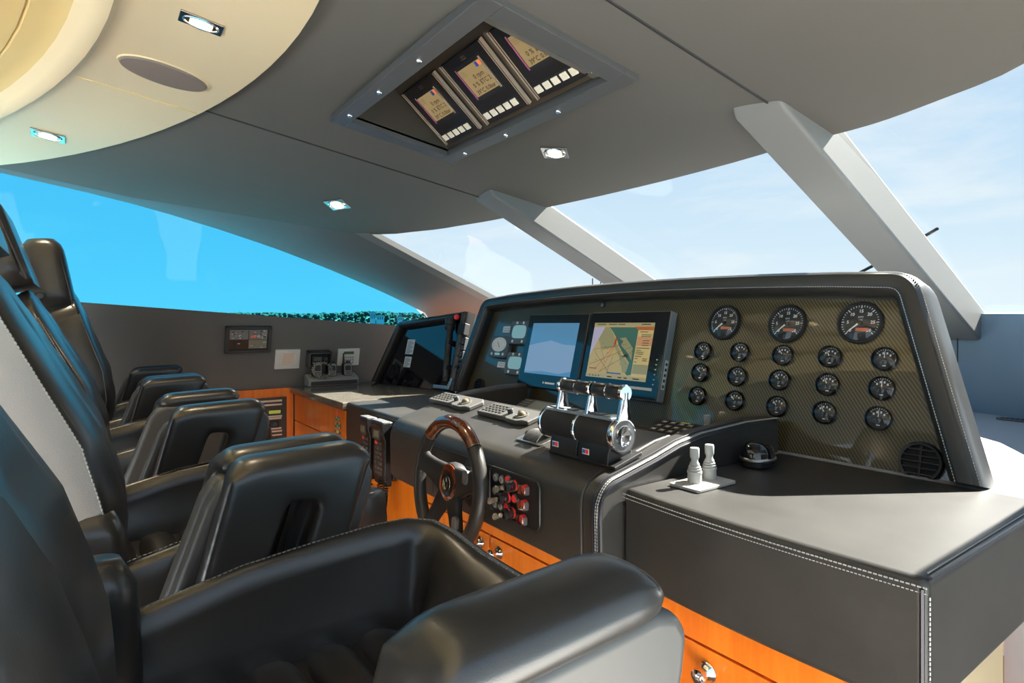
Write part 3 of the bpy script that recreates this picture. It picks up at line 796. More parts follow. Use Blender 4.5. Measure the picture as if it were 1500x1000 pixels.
        md = ap.modifiers.new('soft', 'REMESH'); md.mode = 'VOXEL'; md.voxel_size = .0046; md.use_smooth_shade = True
        md = ap.modifiers.new('round', 'SMOOTH'); md.factor = .6; md.iterations = 26
        shell = [(.040, -.48), (.128, -.235), (.142, -.214), (.165, -.206), (.322, -.199), (.344, -.205), (.356, -.222), (.352, -.25), (.285, -.48), (.187, -.48), (.262, -.243), (.222, -.240), (.140, -.48)]
        mb = MB(); mb.prism(shell, xi+sx*.036, xo)
        mb.build('arm_shell', SHELL, arm, off=off, bevel=.012, seg=4)
        MB().box((xi+sx*.0, .05, -.52), (xo-sx*.01, .30, -.46)).build('arm_bracket', BLACKM, arm, off=off, bevel=.01)
    return t
def thing_part(name, parent, off):
    o = bpy.data.objects.new(name, None); C.objects.link(o); o.parent = parent; o.empty_display_size = .02
    return o
make_chair('black leather helm chair nearest the drawer knobs, its near armrest before the flat console wing', -.58, -.034, 0)
make_chair('black leather helm chair with side panel painted pale for sheen, second in the row', -1.20, pale=True)
make_chair('black leather helm chair with raised headrest, third in the row', -2.025, head_dz=-.015)
make_chair('black leather helm chair beside the port wall, last of the row with low headrest', -2.645, .02, math.radians(-8), head_dz=-.08, dy=.0)
# ================================================================ overhead engine display box in the ceiling
HC = V((-1.425, .86, ceil_z(-1.425, .86)))
OF = frame((HC.x, HC.y, HC.z-.026), (1, 0, 0), (0, -1, .14))       # its normal points down
q = {k: onF(u, v, OF) for k, (u, v) in dict(l=(483, 174.4), b=(664, 233.6), r=(935.6, 111.6)).items()}
x0, x1 = (q['l'][0]+q['b'][0])/2, q['r'][0]; y0, y1 = (q['b'][1]+q['r'][1])/2, q['l'][1]
t = thing('overhead_display_box', 'grey framed recess in the ceiling holding three engine displays', 'display box', m=OF)
mb = MB(); bw = .046
for a, b in (((x0, y0, -.012), (x1, y0+bw, .012)), ((x0, y1-bw, -.012), (x1, y1, .012)), ((x0, y0+bw, -.012), (x0+bw*1.15, y1-bw, .012)), ((x1-bw*1.15, y0+bw, -.012), (x1, y1-bw, .012))): mb.box(a, b)
mb.build('frame', FRAMEG, t, bevel=.0015, seg=2)
# walls of the recess and the sloping instrument board
mb = MB(); zb = -.21
bx0, bx1, by0, by1 = x0+bw*1.15, x1-bw*1.15, y0+bw, y1-bw
mb.box((bx0-.01, by0-.01, zb-.012), (bx1+.01, by1+.01, zb)); mb.box((bx0-.012, by0, zb), (bx0, by1, -.004)); mb.box((bx1, by0, zb), (bx1+.012, by1, -.004)); mb.box((bx0, by0-.012, zb), (bx1, by0, -.004)); mb.box((bx0, by1, zb), (bx1, by1+.012, -.004))
mb.build('recess_lining', mat('olive_black_lining', (.050, .043, .032), .55), t, smooth=False)
# board: fixed at the aft edge high up, leaning down to the forward edge, facing the helm
B0 = OF @ V((0, by0+.004, -.012)); B1 = OF @ V((0, by1-.02, zb+.012))
BF = frame(B0, (1, 0, 0), B1-B0)                                     # x to starboard, y aft and up
bl = (B1-B0).length
0 and print('BF', bl, x0, x1, y0, y1, [(k, [round(c, 3) for c in onF(u, v, BF)]) for k, u, v in (('d1tl', 593, 134), ('d1bl', 657.6, 209), ('d1tr', 640, 102), ('d1br', 706, 184), ('s1tl', 617, 140), ('s1bl', 644, 173), ('s1tr', 641, 124), ('s1br', 670, 158), ('b1', 655, 198), ('b1r', 690, 180), ('d2bl', 717, 178), ('d2br', 780, 147), ('d3bl', 791, 141), ('b3l', 795, 125), ('b3r', 850, 97))])
mb = MB(); mb.box((bx0-HC.x*0+.002, 0, -.006), (bx1-.002, bl, 0)); 
BL = OF.inverted() @ BF
MB().box((bx0+.002, 0, -.006), (bx1-.002, bl, 0), m=BL).build('mounting_board', mat('bronze_black_board', (.045, .036, .026), .4), t)
for i, (yy, xs_) in enumerate(((y0+bw*.5, (.15, .42, .70)), (y1-bw*.5, (.12, .37, .64)))):
    for f in xs_:
        MB().lathe([(.0075, .0), (.0075, .004), (.0055, .0065), (.001, .007)], 14, M4.Translation((lerp(x0, x1, f), yy, .012))).lathe([(.0035, .0), (.0035, .008)], 8, M4.Translation((lerp(x0, x1, f), yy, .006))).build('frame_screw', CHROME, t)
def engine_display(label, xc, rot):
    W, H = .204, .206
    m = BF @ M4.Translation((xc, .119, .001))
    d = thing('engine_display', label, 'display', m=m, group='engine displays in the ceiling recess')
    MB().box((-W/2, -H/2, 0), (W/2, H/2, .012)).build('housing', BLACK, d, bevel=.002, seg=2)
    for sx in (-1, 1):
        MB().box((sx*W/2-.0013, -H/2, .004), (sx*W/2+.0013, H/2, .0145)).build('side_rail', RIBSTEEL, d)
        MB().box((sx*(W/2-.008)-.0008, -H/2+.002, .011), (sx*(W/2-.008)+.0008, H/2-.002, .0135)).build('side_rail', RIBSTEEL, d)
    sy0, sy1 = -.020, .066; sw = .0535
    f = MB(); f.box((-sw-.010, sy0-.012, .011), (sw+.010, sy1+.012, .0135)); f.box((sw+.002, sy0-.006, .0135), (sw+.007, sy1+.006, .016), mat=1); f.box((-sw-.006, sy0-.006, .0135), (-sw-.003, sy1+.006, .0155), mat=2)
    f.build('screen_bezel', [BLACKM, RIBSTEEL, mat('violet_edge', (.35, .10, .20), .3)], d)
    s = MB().box((-sw, sy0, .0132), (sw, sy1, .0142)).build('screen', LCD_TAN, d)
    tx = MB(); hh = (sy1-sy0)
    tx.text('0 rpm', sw*.25, sy0+hh*.60, .0190, .0146, bold=.0003); tx.text('0 %', -sw*.38, sy0+hh*.36, .0185, .0146, bold=.0003); tx.text('ETC 2', sw*.46, sy0+hh*.36, .0185, .0146, bold=.0003)
    tx.text('39°C', -sw*.42, sy0+hh*.11, .0180, .0146, bold=.0003); tx.text('0.0bar', sw*.46, sy0+hh*.11, .0172, .0146, bold=.0003)
    tx.box((-sw*.95, sy0+hh*.495, .0143), (sw*.95, sy0+hh*.503, .0146), mat=1); tx.box((-sw*.95, sy0+hh*.25, .0143), (sw*.95, sy0+hh*.258, .0146), mat=1); tx.box((-.001, sy0+hh*.02, .0143), (.0005, sy0+hh*.5, .0146), mat=1)
    tx.box((sw*.52, sy1-.016, .0143), (sw*.74, sy1-.002, .0147), mat=2); tx.box((sw*.74, sy1-.016, .0143), (sw*.98, sy1-.002, .0147), mat=3)
    for k in range(3): tx.box((-sw*.9, sy1-.010-.006*k, .0143), (-sw*.5, sy1-.0085-.006*k, .0146), mat=1)
    tx.build('readout', [LCD_TXT, LCD_LINE, BLUEFLAT, mat('orange_mark', (.75, .20, .06), .5, emit=(.8, .2, .06), es=.3)], d, smooth=False)
    bz = MB().box((-.088, -.092, .0115), (.072, -.064, .0135)).build('button_strip', BLACKM, d)
    for k in range(5):
        xk = -.072+.033*k
        MB().box((xk-.0115, -.088, .0135), (xk+.0115, -.068, .0175)).build('button', BUTTONC, bz, bevel=.0015, seg=2)
    tx = MB(); tx.text('mtu', W*.02, H*.445, .012, .0123, ang=0); tx.box((-.008, H*.405, .0121), (.013, H*.412, .0123)); tx.build('maker_mark', LCD_LINE, d, smooth=False)
    return d
xl, xr = bx0+.002, bx1-.002
for k, lab in enumerate(('engine display at the port end of the ceiling recess, dimmest', 'engine display in the middle of the ceiling recess reading ETC 2', 'engine display at the starboard end of the ceiling recess, half hidden by the frame')):
    engine_display(lab, (-.171, .072, .311)[k], 0)

# ================================================================ ceiling lamps and loudspeaker
def lamp(label, u, v, L, Wd, onpanel, ax):
    # meet the ceiling surface
    r = ray(u, v); lo, hi = .5, 6
    for _ in range(50):
        md = (lo+hi)/2; p = r*md
        if p.z < ceil_z(p.x, p.y)-(.017 if onpanel else 0): lo = md
        else: hi = md
    p = r*lo; e = .01
    nx = (ceil_z(p.x+e, p.y)-ceil_z(p.x-e, p.y))/(2*e); ny = -.14
    m = frame(p, V((ax[0], ax[1], nx*ax[0]+ny*ax[1])), V((ax[1], -ax[0], nx*ax[1]-ny*ax[0])))
    d = thing('ceiling_light', label, 'lamp', m=m, group='recessed ceiling lights')
    MB().box((-L/2, -Wd/2, -.004), (L/2, Wd/2, .004)).build('plate', LAMPPLATE, d, bevel=.0015, seg=2)
    rx, ry = L*.40, Wd*.42
    MB().tube([(rx*math.cos(a), ry*math.sin(a), .0045) for a in [2*PI*k/32 for k in range(32)]], .0025, 8, closed=True).build('ring', CHROME, d)
    MB().prism([(x*L*.52, y*Wd*.62) for x, y in rrect(1, 1, .22)], .002, .0062, 'z').build('lens', LAMP, d)
    s = bpy.data.lights.new('bulb', 'SPOT'); s.energy = LAMPW; s.color = (1, .80, .55); s.spot_size = math.radians(120); s.spot_blend = .8; s.shadow_soft_size = .03
    so = bpy.data.objects.new('bulb', s); C.objects.link(so); so.parent = d; so.location = (0, 0, .014); so.rotation_euler = (PI, 0, 0)
LAMPW = 10
lamp('warm ceiling light in the cream panel between oval loudspeaker and its upper edge', 295, 33, .090, .052, True, (0, 1))
lamp('warm ceiling light at the outer rim of the cream panel by the port window', 70.5, 198, .090, .052, True, (0, 1))
lamp('warm ceiling light in grey ceiling forward of the overhead display box', 813, 223, .085, .085, False, (.75, .66))
lamp('small warm ceiling light in grey ceiling near the port corner post', 494, 299, .085, .085, False, (.75, .66))
m = None
r = ray(241, 107); lo, hi = .5, 6
for _ in range(50):
    md = (lo+hi)/2; p = r*md
    if p.z < ceil_z(p.x, p.y)-.017: lo = md
    else: hi = md
p = r*lo; nx = -.214*(p.x-CX)
m = frame(p, (1, 0, nx), (0, -1, .14))
t = thing('ceiling_speaker', 'brown oval loudspeaker set in the cream ceiling panel', 'speaker', m=m)
MB().lathe([(1.0, -.006), (1.0, .004), (.97, .008), (.6, .0095), (.01, .010)], 40, M4.Diagonal((.058, .104, 1, 1))).build('grille', SPEAKERM, t)
MB().tube([(.060*math.cos(a), .106*math.sin(a), .001) for a in [2*PI*k/40 for k in range(40)]], .003, 6, closed=True).build('rim', CREAM, t)

# ================================================================ gauges on the carbon panel
def gauge_meshes(R, big):
    d = {}
    mb = MB(); mb.lathe([(R*.90, -.002), (R*1.06, .0), (R*1.07, .006), (R*1.02, .011), (R*.96, .0115), (R*.92, .009), (R*.91, .003)], 32, cap=False); d['bezel'] = (mb, BLACKM if big else DKCHROME)
    mb = MB(); mb.lathe([(R*.93, .001), (R*.93, .003), (.0001, .003)], 32); d['dial'] = (mb, DIAL)
    mb = MB()
    a0, a1 = (222, -42) if big else (140, 40)
    nT = 31 if big else 9
    for i in range(nT):
        a = math.radians(lerp(a0, a1, i/(nT-1))); maj = i % 5 == 0 if big else i % 4 == 0
        r0 = R*(.74 if maj else .80); w = R*(.022 if maj else .014) if big else R*.025
        c, s_ = math.cos(a), math.sin(a)
        mb.add([(c*r0-s_*w, s_*r0+c*w, .0034), (c*r0+s_*w, s_*r0-c*w, .0034), (c*R*.88+s_*w, s_*R*.88-c*w, .0034), (c*R*.88-s_*w, s_*R*.88+c*w, .0034)], [(0, 1, 2, 3)])
    if big:
        for i, tx in enumerate(('0', '5', '10', '15', '20', '25', '30')):
            a = math.radians(lerp(a0, a1, i/6)); mb.text(tx, math.cos(a)*R*.58, math.sin(a)*R*.58, R*.22, .0034, bold=.0003)
        mb.text('RPM', 0, R*.28, R*.13, .0034); mb.text('x100', 0, R*.14, R*.10, .0034)
    else:
        for i in range(4):
            a = math.radians(lerp(a0, a1, i/3)); mb.box((math.cos(a)*R*.55-R*.07, math.sin(a)*R*.55-R*.09, .0031), (math.cos(a)*R*.55+R*.07, math.sin(a)*R*.55+R*.09, .0034))
        mb.box((-R*.14, -R*.62, .0031), (R*.14, -R*.54, .0034))
    d['dial_marking'] = (mb, INK)
    if big:
        mb = MB(); mb.box((-R*.18, -R*.42, .0031), (R*.42, -R*.26, .0036)); d['hour_counter'] = (mb, ORANGE)
    mb = MB(); mb.lathe([(R*.11, .003), (R*.11, .007), (.0001, .008)], 14); d['hub'] = (mb, BLACK)
    mb = MB()
    ga = math.radians(222 if big else 122); L = R*.72; w = R*.035
    c, s_ = math.cos(ga), math.sin(ga)
    mb.add([(-s_*w*1.5, c*w*1.5, .0066), (s_*w*1.5, -c*w*1.5, .0066), (c*L+s_*w*.5, s_*L-c*w*.5, .0066), (c*L-s_*w*.5, s_*L+c*w*.5, .0066)], [(0, 1, 2, 3)]); d['needle'] = (mb, INK)
    mb = MB(); mb.lathe([(R*.90, .0095), (R*.6, .0125), (R*.3, .0138), (.0001, .0142)], 24, cap=False); d['glass'] = (mb, GLASSCOVER)
    return d
DKCHROME = mat('dark_chrome', (.10, .10, .11), .12, metal=1)
GLASSCOVER = pane('gauge_glass', (.97, .97, .97), .05)
def gauge(u, v, R, label, group, src=None, turn=0):
    x, y = onF(u, v, PF); m = PF @ M4.Translation((x, y, .0005))
    if src is None:
        d = thing('engine_gauge', label, 'gauge', m=m, group=group)
        for nm, (mb, mt) in gauge_meshes(R, R > .04).items(): mb.build(nm, mt, d, smooth=nm in ('bezel', 'hub', 'glass'))
        return d
    c = src.copy(); C.objects.link(c); c.matrix_world = m; c['label'] = label; LIFT.append(c)
    for ch in KIDS[src.name]:
        k = ch.copy(); C.objects.link(k); k.parent = c
        if ch.name.startswith('needle'): k.rotation_euler.z = math.radians(turn)
    return c
KIDS = {}
bigs = (('leftmost of three large rev counters on the carbon panel, beside the chart screen', 1062, 472.5), ('middle of three large rev counters on the carbon panel', 1154, 474.5), ('rightmost of three large rev counters on the carbon panel, near the hood edge', 1261, 473))
smalls = [(1031, 514.5), (1085, 516), (1148, 520.5), (1217, 523), (1297, 526.5),
          (1027, 546), (1081, 551.5), (1143, 557), (1213.5, 563.5), (1293, 569),
          (1023, 580), (1077.5, 587), (1139.5, 595.5), (1209, 604.5), (1288, 613)]
def pod_r(u, v, px):
    a = onF(u-px, v, PF); b = onF(u+px, v, PF); return abs(b[0]-a[0])/2
src = None
for lab, u, v in bigs:
    g = gauge(u, v, .0485, lab, 'large rev counters on the carbon panel', src)
    if src is None:
        src = g; KIDS[g.name] = [o for o in C.objects if o.parent == g]
src = None
rows = ('upper', 'middle', 'lower'); cols = ('nearest the chart screen', 'second from the chart screen', 'third from the chart screen', 'fourth from the chart screen', 'nearest the hood edge')
for i, (u, v) in enumerate(smalls):
    g = gauge(u, v, .0262, 'small round gauge, %s in the %s row of the carbon panel' % (cols[i % 5], rows[i//5]), 'small round gauges on the carbon panel', src, turn=(0, 6, 3, -4, -32)[i % 5])
    if src is None:
        src = g; KIDS[g.name] = [o for o in C.objects if o.parent == g]
# round air vents
def vent(m, R, label):
    d = thing('air_vent', label, 'vent', m=m, group='round air vents in the pods')
    MB().lathe([(R*.82, .004), (R*.86, .010), (R*.98, .011), (R*1.04, .006), (R*1.04, -.002)], 36, cap=False).build('ring', BLACK, d)
    MB().lathe([(R*.86, .0012), (.0001, .0012)], 30, cap=False).build('throat', mat('vent_throat', (.004, .004, .004), .8), d)
    for k in range(5):
        y = R*(-.62+.31*k); w = math.sqrt(max(1e-6, (R*.86)**2-y*y))
        MB().box((-w, y-R*.045, .002), (w, y+R*.045, .010)).build('slat', BLACK, d, bevel=.001, seg=2)
    MB().box((-R*.05, -R*.82, .003), (R*.05, R*.82, .008)).build('cross_bar', BLACK, d)
x, y = onF(1350, 677, PF); vent(PF @ M4.Translation((x, y, .001)), .041, 'round black air vent low on the carbon panel at the starboard end')
x, y = onF(703, 566, PF); vent(PF @ M4.Translation((max(x, -.90), y, .001)), .036, 'round black air vent low at the port end of the carbon pod')
x, y = onF(577, 544, PQ); vent(PQ @ M4.Translation((x, y, .001)), .036, 'round black air vent low at the outer end of the gloss black pod')
# ignition-like lock above the screens
x, y = onF(883.5, 447, PF)
t = thing('panel_lock', 'small round lock above the gap between the two screens', 'lock', m=PF @ M4.Translation((x, y, .001)))
MB().lathe([(.011, 0), (.011, .004), (.008, .006), (.007, .004)], 20).build('collar', SATBLK, t); MB().lathe([(.0068, .001), (.0068, .005), (.0001, .0055)], 16).box((-.0012, -.005, .005), (.0012, .005, .006), mat=1).build('barrel', [BRUSHED, BLACK], t)

# ================================================================ screens on the pod
def quad_on(mb, x0, y0, x1, y1, h, mt): mb.add([(x0, y0, h), (x1, y0, h), (x1, y1, h), (x0, y1, h)], [(0, 1, 2, 3)], mt)
# chart screen: standing proud of the panel on its own
a = onF(872, 461, PF); b = onF(993, 459, PF); c = onF(972, 592, PF); e = onF(862, 575, PF)
cx0, cx1 = (a[0]+e[0])/2, (b[0]+c[0])/2; cy1, cy0 = (a[1]+b[1])/2, (c[1]+e[1])/2
TK = .030
ta = thing('chart_screen', 'chart plotter screen showing a yellow and green sea chart on the pod', 'screen', m=PF @ M4.Translation((cx0, cy0, .001)))
W, H = cx1-cx0, cy1-cy0
MB().box((0, 0, 0), (W, H, TK)).build('housing', mat('grey_monitor_side', (.22, .25, .26), .4), ta, bevel=.002, seg=2)
MB().box((.002, .002, TK), (W-.002, H-.002, TK+.003)).build('front_glass', GLOSSBLK, ta, bevel=.001, seg=2)
sx0, sx1, sy0, sy1 = W*.075, W*.845, H*.195, H*.865; h = TK+.0034
def SX(f): return lerp(sx0, sx1, f)
def SY(f): return lerp(sy0, sy1, f)
mb = MB()
quad_on(mb, sx0, sy0, sx1, sy1, h, 0)
h2 = h+.0003
def poly(pts, mt, hh): mb.add([(SX(x), SY(y), hh) for x, y in pts], [tuple(range(len(pts)))], mt)
poly([(.28, .92), (.76, .92), (.76, .10), (.70, .08), (.66, .12), (.70, .3), (.60, .42), (.48, .60), (.44, .70), (.36, .82)], 1, h2)
poly([(.10, .92), (.28, .92), (.36, .80), (.45, .62), (.55, .44), (.70, .28), (.68, .14), (.62, .12), (.52, .40), (.42, .56), (.22, .50), (.12, .70)], 2, h2+.0002)
poly([(.48, .72), (.58, .74), (.52, .60), (.66, .46), (.73, .34), (.72, .56), (.66, .60)], 2, h2+.0003)
poly([(0, .92), (.20, .92), (0, .38)], 6, h2+.0003)
poly([(.765, .0), (1, .0), (1, .93), (.765, .93)], 3, h2+.0005)
poly([(.76, .87), (1, .87), (1, .93), (.70, .93)], 4, h2+.0008); poly([(.77, .60), (1, .60), (1, .74), (.77, .76)], 5, h2+.0008)
poly([(0, .94), (1, .94), (1, 1), (0, 1)], 8, h2+.0008); poly([(0, 0), (1, 0), (1, .065), (0, .065)], 8, h2+.0008)
poly([(.36, .085), (.60, .085), (.60, .11), (.36, .11)], 7, h2+.0009); poly([(.77, .12), (1, .12), (1, .28), (.77, .28)], 2, h2+.0008)
mb.build('chart_picture', [CH_LAND, CH_SEA, CH_SHOAL, CH_PALE, CH_RED, CH_PINK, CH_LILAC, CH_BLUE, CH_BAR], ta, smooth=False, recalc=False)
mb = MB(); h3 = h2+.0012
def ln(p, q, w, mt=0):
    p = V((SX(p[0]), SY(p[1]))); q = V((SX(q[0]), SY(q[1]))); d = (q-p).normalized(); n_ = V((-d.y, d.x))*w
    mb.add([(*(p+n_), h3), (*(p-n_), h3), (*(q-n_), h3), (*(q+n_), h3)], [(0, 1, 2, 3)], mt)
for p, q in (((.02, .22), (.75, .60)), ((.05, .50), (.62, .62)), ((.22, .10), (.72, .48)), ((.12, .70), (.30, .28)), ((.10, .45), (.40, .10)), ((.36, .10), (.42, .40))): ln(p, q, .0005)
ln((.14, .14), (.42, .60), .0006, 1); ln((.24, .10), (.44, .62), .0006, 1)
mb.add([(SX(.405), SY(.60), h3), (SX(.43), SY(.60), h3), (SX(.445), SY(.70), h3), (SX(.425), SY(.74), h3), (SX(.412), SY(.68), h3)], [(0, 1, 2, 3, 4)], 1)
mb.add([(SX(.56), SY(.40), h3), (SX(.68), SY(.39), h3), (SX(.66), SY(.42), h3), (SX(.63), SY(.46), h3), (SX(.60), SY(.42), h3)], [(0, 1, 2, 3, 4)], 0)
for x, y, w_ in ((.80, .84, .12), (.83, .79, .15), (.83, .76, .15), (.86, .69, .10), (.86, .65, .10), (.86, .61, .10), (.78, .56, .20), (.78, .52, .08), (.78, .49, .12), (.78, .46, .12), (.78, .42, .10), (.78, .38, .05), (.90, .38, .07), (.90, .35, .07), (.78, .32, .04)): ln((x, y), (x+w_, y), .0011)
for x, w_ in ((.05, .16), (.26, .14), (.42, .12), (.80, .14)): ln((x, .97), (x+w_, .97), .0016)
for x, w_ in ((.06, .02), (.12, .02), (.17, .02), (.22, .02), (.38, .08), (.56, .06), (.66, .05), (.80, .10)): ln((x, .032), (x+w_, .032), .0018)
ln((.04, .16), (.17, .16), .0013, 1)
for i in range(16): 
    x, y = random.uniform(.08, .72), random.uniform(.15, .88); ln((x, y), (x+.012, y), .0012)
mb.build('chart_marking', [INKD, REDFLAT], ta, smooth=False, recalc=False)
mb = MB(); mb.box((W*.60, H*.105, TK+.003), (W*.93, H*.135, TK+.0035)); 
for k in range(6): mb.box((W*.925, H*(.17+.055*k), TK+.003), (W*.94, H*(.182+.055*k), TK+.0035))
mb.build('screen_print', mat('screen_print_grey', (.5, .52, .5), .5), ta, smooth=False)
mb = MB(); mb.box((W, H*.14, TK*.25), (W+.0008, H*.46, TK*.75)); mb.build('side_label', INK, ta, smooth=False)
mb = MB(); mb.box((W+.0008, H*.155, TK*.35), (W+.0013, H*.19, TK*.65), mat=1)
for k in range(4): mb.box((W+.0008, H*(.22+.06*k), TK*.35), (W+.0013, H*(.25+.06*k), TK*.65))
mb.build('side_label_print', [INKD, GREENP], ta, smooth=False)
# second screen, flush, dark frame
a = onF(783, 462, PF); b = onF(868, 459, PF); c = onF(856, 578, PF); e = onF(770, 563, PF)
bx_0, bx_1 = (a[0]+e[0])/2, (cx0-.013); by_1, by_0 = cy1-.004, (c[1]+e[1])/2-.004
tb = thing('chart_screen', 'dark framed screen showing a plain pale blue picture, beside the sea chart', 'screen', m=PF @ M4.Translation((bx_0, by_0, .001)))
W, H = bx_1-bx_0, by_1-by_0
MB().box((0, 0, 0), (W, H, TK)).build('housing', DKGREY, tb, bevel=.002, seg=2)
MB().box((.002, .002, TK), (W-.002, H-.002, TK+.003)).build('front_glass', GLOSSBLK, tb, bevel=.001, seg=2)
sx0, sx1, sy0, sy1 = W*.10, W*.88, H*.18, H*.88; h = TK+.0034
mb = MB(); quad_on(mb, sx0, sy0, sx1, sy1, h, 0); h2 = h+.0003
poly([(0, .02), (.4, .06), (.75, .04), (1, .10), (1, .58), (.75, .59), (.48, .66), (.2, .6), (0, .55)], 1, h2)
mb.build('screen_picture', [SCR_BLUE, SCR_BLUE2], tb, smooth=False, recalc=False)
mb = MB(); mb.lathe([(.0045, 0), (.0045, .0005), (.0001, .0005)], 16, M4.Translation((W*.47, H*.075, TK+.003))); mb.box((W*.50, H*.062, TK+.003), (W*.66, H*.085, TK+.0035)); mb.build('maker_mark', INK, tb, smooth=False)
MB().box((bx_1+.003, cy0+.01, .001), (cx0-.003, cy1+.002, .022), m=M4.Identity(4)).build('x', SATBLK)
o = LIFT.pop(); o.name = 'screen_divider'; o.matrix_world = PF; LIFT.append(o); tag(o, 'dark metal divider bar between the two screens', 'bar')

# ================================================================ small instruments at the port end of the pod
def instrument(u0, v0, u1, v1, label, analog):
    a = onF(u0, v0, PF); b = onF(u1, v1, PF); W, H = b[0]-a[0], a[1]-b[1]
    d = thing('wind_instrument' if analog else 'pilot_display', label, 'instrument', m=PF @ M4.Translation(((a[0]+b[0])/2, (a[1]+b[1])/2, .001)))
    MB().prism(rrect(W, H, W*.12), 0, .024, 'z').build('housing', INSTR, d, bevel=.003, seg=2)
    if analog:
        MB().prism([(x, y+H*.10) for x, y in ell(0, 0, W*.38, H*.34)], .024, .0252, 'z').build('dial', WHITEP, d)
        mb = MB()
        for k in range(9):
            an = math.radians(200-27.5*k); mb.box((W*.31*math.cos(an)-.0015, H*.10+H*.28*math.sin(an)-.001, .0252), (W*.31*math.cos(an)+.0015, H*.10+H*.28*math.sin(an)+.001, .0255))
        mb.add([(-.010, H*.23, .0262), (-.013, H*.235, .0262), (.007, -.004, .0262), (.010, -.002, .0262)], [(0, 1, 2, 3)])
        mb.build('dial_marking', INKD, d, smooth=False)
        MB().prism(rrect(W*.26, H*.11, .003), .024, .0254, 'z', m=M4.Translation((0, -H*.34, 0))).build('lcd', LCD_AQUA, d)
        ks = ((-.30, -.34), (.30, -.34))
    else:
        MB().prism([(x, y+H*.03) for x, y in rrect(W*.68, H*.56, W*.14)], .024, .0252, 'z').build('lcd', LCD_AQUA, d)
        ks = ((-.16, .41), (.16, .41), (-.24, -.38), (.24, -.38))
    for kx, ky in ks: MB().lathe([(W*.045, 0), (W*.045, .002), (.0001, .0024)], 12, M4.Translation((kx*W, ky*H, .024))).build('button', INK, d)
instrument(756, 472, 778.5, 506.5, 'upper grey square-screened pilot display beside the blue screen', False)
instrument(750, 517, 772, 552, 'lower grey square-screened pilot display beside the blue screen', False)
instrument(727, 493.5, 748, 526, 'white dialled wind instrument at the port end of the pod', True)
for u0, v0, u1, v1, lab, lines in ((738.5, 478, 753.5, 487.5, 'white name plate above the white dialled instrument', ('AUTOPILOT', 'DISPLAY')), (730.5, 529.5, 746.5, 539.5, 'white name plate below the white dialled instrument', ('WIND SPEED', 'INDICATOR'))):
    a = onF(u0, v0, PF); b = onF(u1, v1, PF); W, H = b[0]-a[0], a[1]-b[1]
    d = thing('name_plate', lab, 'label plate', m=PF @ M4.Translation(((a[0]+b[0])/2, (a[1]+b[1])/2, .0005)), group='white name plates on the pod')
    MB().box((-W/2, -H/2, 0), (W/2, H/2, .003)).build('plate', WHITEP, d, bevel=.0008, seg=2)
    mb = MB()
    for k in range(2):
        for j in range(7 if k else 6): mb.box((-W*.36+W*.105*j, (.12-.36*k)*H, .003), (-W*.36+W*.105*j+W*.055, (.12-.36*k+.14)*H, .0034))
    mb.build('plate_print', mat('plate_ink', (.30, .32, .36), .6), d, smooth=False)
# ================================================================ steering wheel
WC = V((-1.232, .70, -.379))
WM = M4.Translation(WC) @ M4.Rotation(math.radians(-1), 4, 'Z') @ M4.Rotation(PI/2-math.radians(6), 4, 'X')      # local z looks aft at the helmsman
wt = thing('steering_wheel', 'black steering wheel with polished wood top arc on the helm console', 'steering wheel', m=WM)
RW, rw = .146, .0165
def rim_arc(a0, a1, n, r):
    return [(RW*math.cos(math.radians(lerp(a0, a1, i/n))), RW*math.sin(math.radians(lerp(a0, a1, i/n))), 0) for i in range(n+1)]
MB().tube(rim_arc(43, -223, 64, rw), rw, 14).build('rim', mat('wheel_leather', (.025, .023, .021), .38, bump=(400, .12, 'grain')), wt, ang=60)
MB().tube(rim_arc(44.5, 135.5, 24, rw), rw*1.02, 14).build('wood_rim', BURL, wt, ang=60)
for a in (44, 136):
    c, s_ = math.cos(math.radians(a)), math.sin(math.radians(a))
    MB().tube([(RW*math.cos(math.radians(a+d)), RW*math.sin(math.radians(a+d)), 0) for d in (-.5, .5)], rw*1.05, 14).build('collar', BRASS, wt)
mb = MB()
def spoke(a0, a1, r1, w0, w1, z0, z1):
    b0 = V((math.cos(math.radians(a0))*.030, math.sin(math.radians(a0))*.030, z0)); b1 = V((math.cos(math.radians(a1))*r1, math.sin(math.radians(a1))*r1, z1))
    d = (b1-b0).normalized(); n_ = V((-d.y, d.x, 0)).normalized()
    mb.loft([[b+n_*p[0]+V((0, 0, p[1])) for p in rrect(w, .020, .008)] for b, w in ((b0, w0), (b0.lerp(b1, .45), lerp(w0, w1, .75)), (b0.lerp(b1, .8), w1), (b1, w1*1.25))])
for a in (168, 12): spoke(a, a-2 if a > 90 else a+2, .138, .074, .048, -.010, .002)
for a in (-122, -58): spoke(a, a, .138, .060, .038, -.010, .002)
mb.build('spokes', BLACKM, wt, bevel=.003, seg=2)
HZ = M4.Translation((0, 0, -.024))
MB().lathe([(.046, -.008), (.050, .004), (.049, .014), (.047, .020), (.044, .019)], 32, HZ).build('hub_cover', BLACKM, wt)
MB().lathe([(.046, .018), (.045, .024), (.030, .026), (.029, .022)], 36, HZ, cap=False).build('hub_ring', BURL, wt)
MB().lathe([(.030, .020), (.029, .025), (.0001, .005)], 30, HZ).build('horn_button', BLACK, wt)
mb = MB(); mb.tube([(.017*math.cos(2*PI*k/28), .017*math.sin(2*PI*k/28), -.0005+.004) for k in range(28)], .0012, 6, closed=True)
for sx in (1, -1):
    mb.tube([(0, -.015, .005), (sx*.011, .004, .005), (sx*.004, .004, .005), (0, .014, .005)], .0013, 6)
mb.build('emblem', BRASS, wt)
